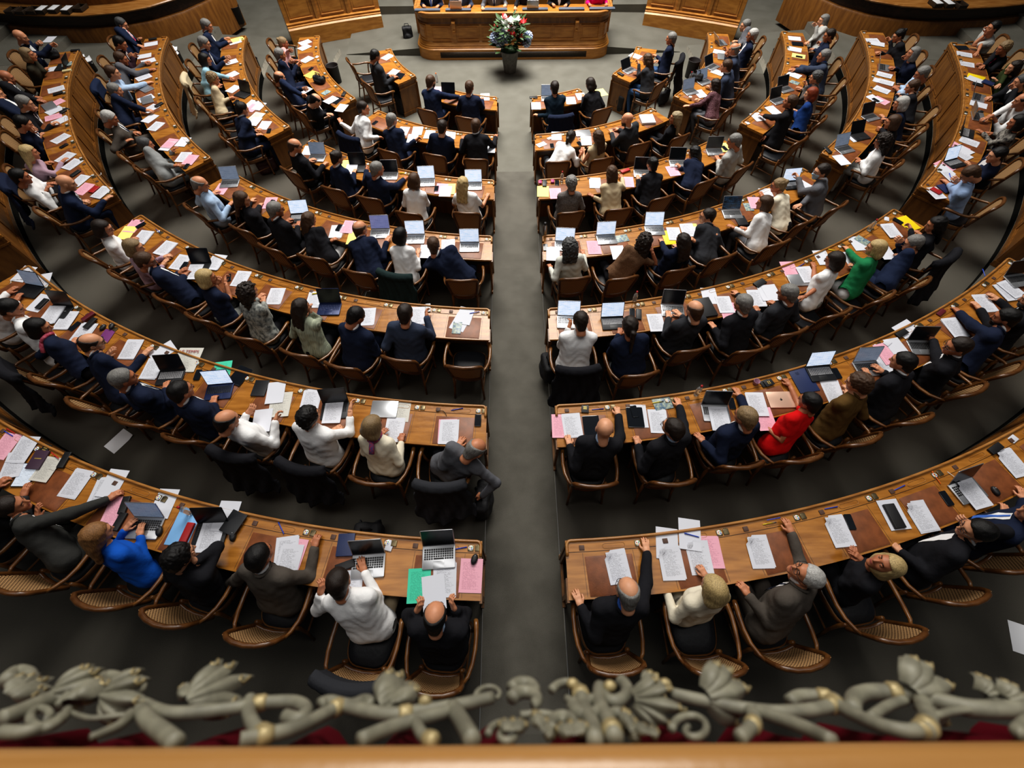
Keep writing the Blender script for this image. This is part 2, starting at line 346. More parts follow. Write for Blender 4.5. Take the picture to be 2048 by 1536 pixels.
def nets(fn, lo, hi, h):
    lo = np.asarray(lo, np.float32); n = np.maximum(np.ceil((np.asarray(hi) - lo) / h).astype(int) + 1, 3)
    ax = [lo[i] + h * np.arange(n[i], dtype=np.float32) for i in range(3)]
    P = np.stack(np.meshgrid(*ax, indexing='ij'), -1); D = fn(P).astype(np.float32)
    ins = D < 0; c = [slice(0, -1), slice(1, None)]
    cor = [(c[i & 1], c[(i >> 1) & 1], c[(i >> 2) & 1]) for i in range(8)]
    cnt = sum(ins[q].astype(np.int8) for q in cor); act = (cnt > 0) & (cnt < 8)
    idx = np.full(act.shape, -1, np.int64); ids = np.argwhere(act); idx[act] = np.arange(len(ids))
    Dc = np.stack([D[q][act] for q in cor], 1); acc = np.zeros((len(ids), 3), np.float32); num = np.zeros(len(ids), np.float32)
    for a, b in EDG:
        da, db = Dc[:, a], Dc[:, b]; s = (da < 0) != (db < 0); t = np.where(s, da / np.where(s, da - db, 1), 0)
        pa = np.array([a & 1, (a >> 1) & 1, (a >> 2) & 1], np.float32); pb = np.array([b & 1, (b >> 1) & 1, (b >> 2) & 1], np.float32)
        acc += np.where(s[:, None], pa + t[:, None] * (pb - pa), 0); num += s
    V = lo + h * (ids + acc / num[:, None]); Fs = []
    for ax_ in range(3):
        u, v = (ax_ + 1) % 3, (ax_ + 2) % 3; s0 = [slice(1, -1)] * 3; s1 = [slice(1, -1)] * 3
        s0[ax_] = slice(0, -1); s1[ax_] = slice(1, None)
        A, B = ins[tuple(s0)], ins[tuple(s1)]; e = np.argwhere(A != B)
        if not len(e): continue
        fl = A[tuple(e.T)]; off = np.ones(3, int); off[ax_] = 0; e = e + off
        def g(du, dv):
            q = e.copy(); q[:, u] += du; q[:, v] += dv; return idx[tuple(q.T)]
        F = np.stack([g(-1, -1), g(0, -1), g(0, 0), g(-1, 0)], 1); F[~fl] = F[~fl][:, ::-1]; Fs.append(F)
    F = np.concatenate(Fs); F = F[(F >= 0).all(1)]; return V, F

# ------------------------------------------------------------------ heads, hair and hands (head space: origin at the middle of the head, +y is the face)
def head_fn(fem):
    j = .92 if fem else 1.0
    def fn(P):
        X = P.copy(); X[..., 0] = np.abs(X[..., 0])
        d = ell(X, (0, -.014, .030), (.074, .095, .086))
        d = smin(d, ell(X, (0, .024, -.045), (.057 * j, .064, .068)), .05)
        d = smin(d, cap(X, (0, .07, -.095), (.012, .066, -.095), .017 * j, .015 * j), .03)
        d = smin(d, cap(X, (0, .078, .030), (.034, .068, .030), .013, .010), .02)
        d = smin(d, cap(X, (.040, .052, -.022), (.044, .045, -.02), .018, .016), .025)
        e = ell(X, (.031, .094, .008), (.018, .014, .013)); d = -smin(-d, e, .014)
        d = smin(d, cap(X, (0, .083, .016), (0, .104, -.026), .007, .0115), .012); d = smin(d, cap(X, (0, .094, -.03), (.012, .088, -.03), .008, .007), .008)
        d = smin(d, ell(X, (0, .081, -.060), (.022, .010, .0085)), .006)
        d = smin(d, ell(X, (.075, -.012, -.006), (.009, .021, .032)), .008)
        d = smin(d, cap(X, (0, -.022, -.06), (0, -.04, -.15), .050 * j, .052 * j), .03)
        return d
    return fn
HEAD = {}
for fem in (0, 1):
    V, F = nets(head_fn(fem), (-.1, -.13, -.17), (.1, .125, .13), .0075)
    fc = V[F].mean(1); mi = np.zeros(len(F), int); lip = ((fc - (0, .084, -.060)) / (.023, .02, .0095)) ** 2; mi[lip.sum(1) < 1] = 1
    m = MB(); m.add(V, F.tolist()); m.m = mi.tolist()
    for s in (-1, 1):
        m.ball((s * .031, .0735, .009), .0135, 10, 2); m.ball((s * .031, .0838, .0082), (.0062, .004, .0062), 8, 3); m.ball((s * .031, .0735, .0125), (.0152, .0146, .0135), 10, 0)
        m.tube([(s * .014, .0895, .027), (s * .03, .0875, .031), (s * .046, .076, .027)], [.003, .004, .0025], 5, 3)
    HEAD[fem] = (np.concatenate(m.v), m.f, np.array(m.m))
def hairline(Y):
    return np.interp(Y, [-.14, -.085, -.04, .0, .018, .045, .062, .11], [-.108, -.10, -.055, -.03, .0, .045, .07, .088])
_NZ = np.random.default_rng(5).random((24, 24, 24)).astype(np.float32) * 2 - 1
def vnoise(P, f):
    Q = P * f; i = np.floor(Q).astype(int); t = Q - i; t = t * t * (3 - 2 * t); o = 0
    for c in range(8):
        k = [(c >> a) & 1 for a in range(3)]; w = 1
        for a in range(3): w = w * (t[..., a] if k[a] else 1 - t[..., a])
        o = o + w * _NZ[(i[..., 0] + k[0]) % 24, (i[..., 1] + k[1]) % 24, (i[..., 2] + k[2]) % 24]
    return o
def hair_fn(st):
    def wav(P, f, a): return a * (np.sin(P[..., 0] * f + 2 * np.sin(P[..., 2] * f * .7)) * np.sin(P[..., 1] * f * 1.1 + 1.3) + .6 * np.sin(P[..., 2] * f * 1.3 + P[..., 0] * f * .8))
    def shell(P, g=.0, cl=1.0):
        d = ell(P, (0, -.018, .035), (.081 + g, .101 + g, .090 + g)); d = smin(d, cap(P, (0, -.055, -.01), (0, -.046, -.10), .060 + g, .0545 + g * .4), .03); return np.maximum(d, hairline(P[..., 1] ) * cl - P[..., 2])
    def face(P, y0=.035, w=.068, z1=.062):                   # room for the face
        q = np.maximum(np.maximum(np.abs(P[..., 0]) - w, y0 - P[..., 1]), P[..., 2] - z1); return q
    def fn(P):
        if st == 'S': return shell(P, .002) + wav(P, 95, .0016)
        if st == 'K': return shell(P, .010) + .009 * vnoise(P, 62) + .004 * vnoise(P, 120)
        if st == 'F':
            d = shell(P, .0) + wav(P, 95, .001); return np.maximum(d, P[..., 2] - np.interp(P[..., 1], [-.13, -.08, .0, .06], [.058, .070, .066, .062]))
        if st == 'M':
            d = smin(shell(P, .006), ell(P, (0, -.03, -.035), (.099, .092, .115)), .03); d = smin(d, cap(P, (-.055, -.06, -.08), (.055, -.06, -.08), .05, .05), .03)
            d = np.maximum(d, -.15 - P[..., 2]); d = -smin(-d, face(P), .012); return d + wav(P, 60, .0012)
        if st in 'LP':
            d = shell(P, .005)
            if st == 'L':
                d = smin(d, ell(P, (0, -.032, -.03), (.090, .082, .11)), .03)
                for s in (-1, 0, 1): d = smin(d, cap(P, (s * .05, -.075, -.06), (s * .062, -.085, -.27), .042, .026), .03)
                d = -smin(-d, face(P), .012)
            else:
                d = smin(d, cap(P, (0, -.105, .02), (0, -.14, -.02), .022, .026), .015); d = smin(d, cap(P, (0, -.14, -.02), (0, -.125, -.29), .03, .016), .02)
            return d + wav(P, 75, .0025)
        if st == 'U':
            d = smin(shell(P, .003), ell(P, (0, -.108, .065), (.038, .034, .034)), .012); return d + wav(P, 90, .002)
        if st == 'C':
            d = smin(shell(P, .018), ell(P, (0, -.045, -.03), (.105, .095, .12)), .03)
            for s in (-1, 0, 1): d = smin(d, cap(P, (s * .055, -.07, -.08), (s * .07, -.07, -.20), .05, .035), .03)
            d = -smin(-d, face(P), .012); return d + .016 * vnoise(P, 40) + .008 * vnoise(P, 85)
    return fn
HAIR = {}
def hair_mesh(st):
    if st not in HAIR:
        V, F = nets(hair_fn(st), (-.15, -.20, -.36), (.15, .12, .16), .0085 if st in 'CK' else .0095); HAIR[st] = mkmesh('hair', V, F)
    return HAIR[st]
def beard_mesh():
    if 'bd' not in HAIR:
        hf = head_fn(0)
        def fn(P):
            d = hf(P) - .007; z = P[..., 2]; y = P[..., 1]
            d = np.maximum(d, z - np.interp(y, [-.02, .02, .05, .08, .12], [-.01, -.03, -.045, -.045, -.043])); d = np.maximum(d, -.005 - y); d = np.maximum(d, -.125 - z); e = ell(P, (0, .09, -.06), (.021, .03, .008)); return np.maximum(d, -e)
        V, F = nets(fn, (-.1, -.05, -.15), (.1, .13, .02), .007); HAIR['bd'] = mkmesh('beard', V, F)
    return HAIR['bd']
def glasses_mesh():
    if 'gl' not in HAIR:
        m = MB()
        for s in (-1, 1):
            m.tube([(s * (.031 + .023 * math.copysign(abs(math.cos(a)) ** .7, math.cos(a))), .099 - .006 * abs(math.cos(a)), .008 + .017 * math.copysign(abs(math.sin(a)) ** .7, math.sin(a))) for a in np.linspace(0, 2 * PI, 15)[:-1]], .0022, 5, closed=True)
            m.tube([(s * .054, .093, .014), (s * .078, .05, .014), (s * .082, -.01, .012), (s * .078, -.03, -.002)], .0022, 5)
        m.tube([(-.009, .1, .012), (0, .104, .014), (.009, .1, .012)], .002, 5); HAIR['gl'] = m.mesh('glasses')
    return HAIR['gl']
def mask_mesh():
    if 'mk' not in HAIR:
        hf = head_fn(0)
        def fn(P):
            d = hf(P) - .005; return np.maximum(np.maximum(np.maximum(d, P[..., 2] + .008), -.112 - P[..., 2]), .035 - P[..., 1])
        V, F = nets(fn, (-.09, .02, -.13), (.09, .13, .01), .007); HAIR['mk'] = mkmesh('face_mask', V, F)
    return HAIR['mk']
def hand_arr(curl):
    # right hand, palm down: wrist at the origin, fingers along +y, thumb towards -x
    def fn(P):
        d = cap(P, (.012, .03, 0), (.012, .075, -.002), .020, .021); d = smin(d, cap(P, (-.014, .03, 0), (-.016, .078, 0), .019, .019), .02)
        d = np.maximum(d, np.abs(P[..., 2] + .001) - .0145); d = smin(d, cap(P, (0, -.02, 0), (0, .03, 0), .024, .022), .02)
        for x, l, r in ((-.028, .070, .0088), (-.009, .080, .0092), (.011, .074, .0088), (.029, .058, .0078)):
            p = np.array((x, .085, .0)); a = 0.10 + curl * .4; s = x * 2.2
            for f, da in ((.45, .3 + curl * .9), (.31, .35 + curl * .8), (.24, 0)):
                q = p + l * f * np.array((math.sin(s), math.cos(a) * math.cos(s), -math.sin(a))); d = smin(d, cap(P, p, q, r, r * .9), .006); p = q; r *= .93; a += da * .75
        p = np.array((-.022, .025, -.004)); q = p + (-.028, .032, -.010); d = smin(d, cap(P, p, q, .0125, .0105), .012); r = q + (-.006 + curl * .014, .036, -.012 - curl * .012); d = smin(d, cap(P, q, r, .0102, .0085), .006)
        return d
    V, F = nets(fn, (-.085, -.05, -.12), (.065, .185, .04), .0062); return V, F.tolist()
HANDS = [hand_arr(.15), hand_arr(.75)]

# ------------------------------------------------------------------ people
def col(*c): return tuple(((x / 255 + .055) / 1.055) ** 2.4 if x > 10 else x / 255 / 12.92 for x in c)
PAL = dict(blk=(35, 35, 39), nav=(33, 40, 60), bnv=(34, 43, 66), bgr=(58, 66, 84), cha=(52, 53, 57), gry=(98, 99, 104), lgr=(176, 176, 172), lg2=(138, 140, 140), tau=(84, 78, 72), tar=(60, 60, 58), tan=(172, 156, 130), whi=(232, 232, 232), cre=(222, 214, 194), cre2=(205, 205, 196),
    roy=(28, 88, 178), roy2=(34, 62, 116), red=(196, 22, 24), grn=(38, 118, 76), oli=(92, 70, 38), oli2=(58, 54, 44), sag=(176, 182, 160), mau=(176, 150, 164), bei=(196, 180, 150), twd=(84, 80, 80), dot=(88, 64, 48), flo=(84, 88, 88), flo2=(44, 42, 44), sky=(150, 186, 200), lbl=(170, 192, 218), blu=(70, 110, 190), blu2=(150, 172, 206), pnk=(206, 160, 160),
    pnk2=(196, 64, 92), mrn=(64, 34, 42), mrn2=(58, 40, 48), dte=(30, 44, 56), str=(214, 214, 208), mag=(214, 20, 110), grn2=(38, 52, 52), grn3=(52, 62, 36), jea=(62, 88, 124), ros=(190, 70, 90), drk=(30, 30, 34))
def fabric(n):
    c = col(*PAL[n])
    kw = dict(rough=.9, bump=.35, bscale=13, spec=.12)
    if n in ('flo', 'flo2'): kw.update(col2=col(*((168, 170, 164) if n == 'flo' else (150, 146, 138))), vscale=22)
    if n == 'mrn': kw.update(col2=col(120, 90, 95), vscale=60)
    if n == 'twd': kw.update(col2=col(130, 124, 120), vscale=90)
    if n == 'dot': kw.update(col2=col(120, 92, 70), vscale=110)
    if n in ('str', 'sag'): kw.update(col2=col(120, 126, 112) if n == 'sag' else col(150, 150, 150), vscale=6, stretch=(22, .3, .3) if n == 'str' else (20, .2, 1.2))
    return mat('fabric_' + n, c, **kw)
HC = dict(bk=(20, 17, 16), db=(44, 33, 26), br=(84, 60, 42), au=(150, 108, 66), dl=(150, 126, 92), bl=(202, 176, 124), gr=(136, 134, 130), dg=(84, 84, 84), wh=(196, 194, 190), rd=(140, 62, 30), gb=(166, 148, 116), ll=(120, 92, 62))
def hairmat(c):
    k = col(*HC[c]); return mat('hair_' + c, k, .5, col2=tuple(x * .55 for x in k), vscale=14, stretch=(10, 10, .8), bump=.3, bscale=26, bstretch=(10, 10, .5), spec=.4)
SKINS = [mat('skin_%d' % i, col(*c), .5, var=.12, vscale=20, spec=.4) for i, c in enumerate(((204, 144, 110), (190, 128, 94), (178, 116, 84), (212, 156, 122)))]
LIP = mat('lips', col(160, 88, 80), .45); EYEW = mat('eye_white', col(220, 215, 208), .3); EYED = mat('eye_dark', col(40, 28, 20), .3)
GLASS_M = mat('spectacle_frame', (.012, .012, .014), .35); SHOE = mat('black_shoe', (.012, .011, .011), .4); MASKM = mat('pale_blue_mask', col(170, 196, 214), .8)
def ik(S, W, l1, l2, pole):
    d = W - S; L = d.length; l = min(max(L, .12), (l1 + l2) * .995); u = d.normalized()
    st = min(max(L / (l1 + l2), 1), 1.14); l1 *= st; l2 *= st; l = min(max(L, .12), (l1 + l2) * .998); W = S + u * l
    a = (l1 * l1 - l2 * l2 + l * l) / (2 * l); h = math.sqrt(max(l1 * l1 - a * a, 0)); p = pole - u * pole.dot(u); p.normalize(); return S + u * a + p * h, W
LEGS = {}
def legs_mesh(var, fem):
    k = (var, fem)
    if k not in LEGS:
        w = .8 if fem else 1; sp = (.10, .14, .07)[var]
        kn = [Vector((s * sp, .42, .535)) for s in (-1, 1)]; an = [Vector((s * sp * (.9 if var != 1 else 1.1) + (0, 0, .05)[var] * -s, .36 + (.0, .06, .10)[var] * s, .10)) for s in (-1, 1)]
        def fn(P):
            d = cap(P, (-.07, 0, .555), (.07, 0, .555), .118 * (1 if not fem else 1.0), .118)
            for i, s in enumerate((-1, 1)):
                d = smin(d, cap(P, (s * .08, .02, .55), kn[i], .094, .072 * w), .04); d = smin(d, cap(P, kn[i], an[i], .066 * w, .05 * w), .03)
            return d
        V, F = nets(fn, (-.3, -.2, .05), (.3, .56, .75), .02)
        m = MB()
        sh = []
        for a in an:
            m = MB(); m.loft([[(a.x + .042 * sx * (1 if abs(sx) < 1 else 1) * wd, a.y - .06 + .27 * t + dy, z) for sx, dy, z in ((-.9, 0, .0), (.9, 0, .0), (1, 0, .03), (.6, 0, .03 + h), (-.6, 0, .03 + h), (-1, 0, .03))] for t, wd, h in ((0, .7, .045), (.15, .95, .07), (.35, .95, .07), (.6, 1.1, .035), (.85, .95, .02), (1, .5, .012))])
            sh.append(m.mesh('shoe'))
        LEGS[k] = (mkmesh('trousers', V, F), sh)
    return LEGS[k]
def surf(fn, P, dr, n=26):
    P = np.asarray(P, np.float32).copy()
    for _ in range(n): P += np.asarray(dr, np.float32) * np.maximum(fn(P), -.01)[:, None] * .9
    return P
def person(pid, root, k, hip, head, hands, hair, top, yaw, pitch, op, idx, fine):
    """All coordinates are in the space of the root: +y towards the desk, +x to the person's right."""
    fem = 'f' in op; X = 1; sk = SKINS[idx % 4]; kind, tc = top.split(':'); tm = fabric(tc)
    P0 = Vector(hip); Hc = Vector(head); u = (Hc - P0).normalized(); Lt = (Hc - P0).length
    tw = rad(max(-28, min(28, yaw * .4))); rx = Vector((math.cos(tw), -math.sin(tw), 0)); fw = Vector((math.sin(tw), math.cos(tw), 0))
    Nb = P0 + u * (Lt - .168) - fw * .02; rx = (rx - u * rx.dot(u)).normalized(); bf = rx.cross(u) * -1   # bf: front of the chest
    if bf.dot(fw) < 0: bf = -bf
    sw = .150 if fem else .180; g = .9 if fem else 1.0
    sh = [Nb - u * .052 + rx * s * sw - bf * .01 for s in (-1, 1)]
    el, wr, hd = [], [], []
    for i, s in enumerate((-1, 1)):
        T = Vector(hands[i]); d0 = (T - sh[i]); d0.z = 0
        hdv = (d0.normalized() * .5 + Vector((-s * .25, .8, 0))).normalized()
        if T.z < .72: hdv = Vector((-s * .3, .7, -.35)).normalized()
        W = T - hdv * .075 + Vector((0, 0, .012)); e, w = ik(sh[i], W, .29 * g, .255 * g, Vector((s * .42, -.45, -1)))
        el.append(e); wr.append(w); f = (w - e).normalized(); hd.append((f * .55 + hdv * .6).normalized())
    # --- body: one mesh of head, neck, trunk, arms, hands
    HR = Matrix.Rotation(-rad(yaw), 3, 'Z') @ Matrix.Rotation(-rad(pitch), 3, 'X'); sc = 1.06 if fem else 1.12
    HM = Matrix.Translation(Hc) @ HR.to_4x4() @ Matrix.Diagonal((sc * 1.02, sc, sc * .94, 1))
    m = MB(); V, F, mi = HEAD[fem]; m.add(V, F, 0, HM); m.m[-len(F):] = mi.tolist()
    m.tube([P0, P0 + u * .2, Nb - u * .12, Nb - u * .04, Nb + (Hc - Nb) * .3, HM @ Vector((0, -.03, -.08))], [.085, .075, .075, .06, .054 * g, .05 * g], 12)
    for i, s in enumerate((-1, 1)):
        a = .045 * g; m.tube([Nb - u * .06, sh[i], sh[i].lerp(el[i], .35), sh[i].lerp(el[i], .75), el[i], el[i].lerp(wr[i], .3), el[i].lerp(wr[i], .75), wr[i]], [.05, a * 1.08, a * 1.03, a * .88, a * .84, a * .86, a * .66, a * .58], 10)
        V, F = HANDS[1 if (hands[i][2] > DH + .13 or hands[i][2] < .70) else (idx + i) % 3 == 0]
        y = hd[i]; x = y.cross(Vector((0, 0, 1))).normalized(); z = x.cross(y)
        if hands[i][2] > DH + .13: z = (z * .4 + x * -s * .9).normalized(); x = y.cross(z).normalized()
        M3 = Matrix((x * (1 if s > 0 else -1) * g, y * g, z * g)).transposed().to_4x4(); M3.translation = wr[i]
        FF = F if s > 0 else [f[::-1] for f in F]; m.add(V, FF, 0, M3)
    obj('body', m, [sk, LIP, EYEW, EYED], root)
    # --- lower clothes
    b = [o for o in op if o.startswith('b=')]; bt = b[0][2:] if b else (tc if kind == 'S' else 'drk')
    var = idx % 3; tr, shoes = legs_mesh(var, fem); LM = Matrix.Translation((P0.x, P0.y, P0.z - .555)); obj('skirt' if bt in ('flo',) else 'trousers', tr, fabric(bt), root, LM)
    if fine:
        for s_ in shoes: obj('shoe', s_, SHOE, root, LM)
    # --- upper clothes
    r0 = (.112 if fem else .128) * (1 + .06 * math.sin(idx * 2.3)); slv = {'S': 2, 'T': 2, 'D': 2, 'W': 1, 'N': 0}[kind]; th = .006 if kind == 'S' else 0
    ch = Nb - u * .15
    def garment(P, th=th, arms=slv):
        d = cap(P, P0 - rx * .075 + u * .03, ch - rx * .078 * g, r0, r0 * 1.0); d = smin(d, cap(P, P0 + rx * .075 + u * .03, ch + rx * .078 * g, r0, r0 * 1.0), .06)
        d = smin(d, cap(P, P0 - rx * .09, P0 + rx * .09, r0 * 1.02, r0 * 1.02), .07)
        if not fem: d = smin(d, cap(P, P0 + u * .12 + bf * .04, P0 + u * .25 + bf * .035, r0 * .9, r0 * .85), .06)
        else: d = smin(d, cap(P, ch - rx * .06 + bf * .075, ch + rx * .06 + bf * .075, .05, .05), .06)
        d = smin(d, cap(P, sh[0], sh[1], .066 * g + th, .066 * g + th), .06)
        for i in (0, 1):
            d = smin(d, cap(P, Nb + u * .0, sh[i].lerp(Nb, .25), .052, .06 * g), .05)
        for i in (0, 1):
            if arms == 0: continue
            e = el[i] if arms == 2 else sh[i].lerp(el[i], .62)
            A = .0615 * g + th
            dd = cap(P, sh[i], e, A, A * (.86 if arms == 2 else .95))
            if arms == 2:
                q = el[i].lerp(wr[i], .94 if kind != 'D' or idx % 3 else .62); dd = smin(dd, cap(P, el[i], q, A * .86, A * .68), .03)
            d = smin(d, dd, .028)
        d = np.maximum(d, .47 - P[..., 2])
        return d + .0035 * np.sin(P[..., 2] * 55 + 4 * np.sin(P[..., 0] * 19 + idx)) * np.sin(P[..., 1] * 31 + idx * 1.7)
    pts = np.array([P0, Nb, *sh, *el, *wr]); lo = pts.min(0) - .17; hi = pts.max(0) + .17
    h = .0165 if fine else .022
    V, F = nets(garment, lo, hi, h); nm = {'S': 'suit_jacket', 'D': 'shirt', 'T': 'sweater', 'W': 'blouse', 'N': 'sleeveless_top'}[kind]
    m = MB(); m.add(V, F.tolist())
    nd = (HM @ Vector((0, -.03, -.09)) - Nb).normalized()
    def ring(c, nrm, r, t, mb_, ry=None):
        a = (rx - nrm * rx.dot(nrm)).normalized(); q = nrm.cross(a)
        mb_.tube([c + a * r * math.cos(x) + q * (ry or r) * math.sin(x) for x in np.linspace(0, 2 * PI, 15)[:-1]], t, 6, closed=True)
    if kind == 'S': ring(Nb + nd * .034 - bf * .008, (nd * .8 + u * .2 - bf * .25).normalized(), .072 * g, .0155, m)
    elif kind in 'DT' : ring(Nb + nd * .05, (nd - bf * .2).normalized(), .061 * g, .0125 if kind == 'D' else .011, m)
    ja = obj(nm, m, tm, root)
    cc = [o for o in op if o.startswith('c=')]; sc_ = fabric(cc[0][2:]) if cc else fabric('whi')
    if kind == 'S':
        m = MB(); ring(Nb + nd * .060, (nd - bf * .3).normalized(), .060 * g, .0145, m)
        for i in (0, 1):
            f = (wr[i] - el[i]).normalized(); m.tube([el[i].lerp(wr[i], .88), wr[i] + f * .004], [.038 * g, .034 * g], 10)
        # shirt front in the opening of the jacket
        G = []
        for t in np.linspace(0, 1, 7):
            c = Nb - u * (.0 + .27 * t) + bf * .35; w = (.045 + .028 * min(t * 3, 1)) * (1 - t) + .004; G.append([c + rx * x * w for x in np.linspace(-1, 1, 5)])
        Q = surf(lambda p: garment(p, th, 0), np.array([p for r in G for p in r]), -bf) + np.array(bf) * .006
        m.sheet(Q.reshape(7, 5, 3)); obj('shirt', m, sc_, root)
        tt = [o for o in op if o.startswith('tie=')]
        if tt or (not fem and idx % 3 == 0 and not cc):
            m = MB(); m.sheet((Q.reshape(7, 5, 3)[:, 2:3] + np.array(bf) * .006 + np.array([[rx * x * (.012 + .014 * t) for x in (-1, 0, 1)] for t in np.linspace(0, 1, 7)]))); obj('necktie', m, fabric({'red': 'pnk2'}.get(tt[0][4:], tt[0][4:]) if tt else 'bnv'), root)
    # --- hair and worn things
    st = hair[0]; hc = hair[1:3]
    if st != 'B': obj('hair', hair_mesh(st), hairmat(hc if hc in HC else 'db'), root, HM)
    if 'bd' in op: obj('beard', beard_mesh(), hairmat('dg' if hc == 'gr' else 'db'), root, HM)
    if 'g' in op and fine: obj('glasses', glasses_mesh(), GLASS_M, root, HM)
    if 'mask' in op: obj('face_mask', mask_mesh(), MASKM, root, HM)
    s_ = [o for o in op if o.startswith('sc=')]
    if s_:
        m = MB(); ring(Nb + nd * .03, (nd - bf * .1).normalized(), .07, .024, m); m.tube([Nb + nd * .03 - bf * .07, Nb - u * .03 - bf * .115, Nb - u * .1 - bf * .15], [.02, .03, .03], 8, flat=.5)
        obj('neck_scarf', m, mat('scarf_' + s_[0][3:], col(*PAL['ros' if s_[0][3:] == 'ros' else 'pnk2']), .8, col2=col(70, 90, 150) if s_[0][3:] == 'ros' else col(230, 120, 140), vscale=40), root)
    if 'tie' in op: pass
    return wr
def draped_mesh():
    def fn(P):
        x, y, z = P[..., 0], P[..., 1], P[..., 2]; t = np.clip((.97 - z) / .68, 0, 1)
        yc = -.345 - .055 * (1 - (x / .27) ** 2) + .02 * t; fold = .022 * np.sin(x * 34 + 2 * np.sin(z * 7)) * t + .006 * np.sin(x * 71 + z * 13)
        w = .272 + .075 * t + .014 * np.sin(z * 21)
        back = np.maximum(np.maximum(np.abs(y - yc + fold + .15 * t * t + .02 * t) - .022, np.abs(x) - w), np.maximum(z - .965, .29 + .05 * np.sin(x * 9) - z))
        yf = yc + .075; fr = np.maximum(np.maximum(np.abs(y - yf) - .016, np.abs(x) - .25), np.maximum(z - .96, .74 - z))
        top = np.sqrt((y - yc - .03) ** 2 + (z - .955) ** 2) - .052; top = np.maximum(top, np.abs(x) - .27)
        return smin(smin(back, top, .04), fr, .03) * .8
    V, F = nets(fn, (-.40, -.66, .22), (.40, -.2, 1.05), .016); return mkmesh('draped_jacket', V, F)
# ------------------------------------------------------------------ rostrum, flanking counters, dais
def sweep(mb, path, prof, nrm, mi=0):
    # carries a profile (offset outwards, z) along a plan path
    mb.loft([[(p[0] + n[0] * o, p[1] + n[1] * o, z) for o, z in prof] for p, n in zip(path, nrm)], mi, cap=True, close=True)
def arcpath(pts, steps=6):
    N = []
    for i in range(len(pts)):
        a, b = Vector(pts[max(i - 1, 0)]), Vector(pts[min(i + 1, len(pts) - 1)]); t = (b - a).normalized(); N.append((t.y, -t.x))
    return pts, N
def front_of(path, s0, s1, n=6):
    # points along a polyline between two arc lengths with their outward normals
    P, N = path; L = [0]
    for a, b in zip(P[:-1], P[1:]): L.append(L[-1] + (Vector(b) - Vector(a)).length)
    out = []
    for s in np.linspace(s0, s1, n): out.append(((np.interp(s, L, [p[0] for p in P]), np.interp(s, L, [p[1] for p in P])), (np.interp(s, L, [q[0] for q in N]), np.interp(s, L, [q[1] for q in N]))))
    return [o[0] for o in out], [o[1] for o in out], L[-1]
def panels(t, path, spans, z0, z1, off, m, lip=.05):
    for s0, s1 in spans:
        mb = MB()
        for a, b, c, d in ((s0, s1, z1 - .022, z1), (s0, s1, z0, z0 + .022)):
            p, n, _ = front_of(path, a, b); sweep(mb, p, [(off - .01, c), (off + .022, c), (off + .03, (c + d) / 2), (off + .022, d), (off - .01, d)], n)
        for a, b in ((s0, s0 + .022), (s1 - .022, s1)):
            p, n, _ = front_of(path, a, b, 2); sweep(mb, p, [(off - .01, z0), (off + .014, z0), (off + .014, z1), (off - .01, z1)], n)
        p, n, _ = front_of(path, s0 + lip, s1 - lip); sweep(mb, p, [(off - .01, z0 + lip), (off + .008, z0 + lip), (off + .008, z1 - lip), (off - .01, z1 - lip)], n)
        obj('raised_panel', mb, m, t, smooth='angle')
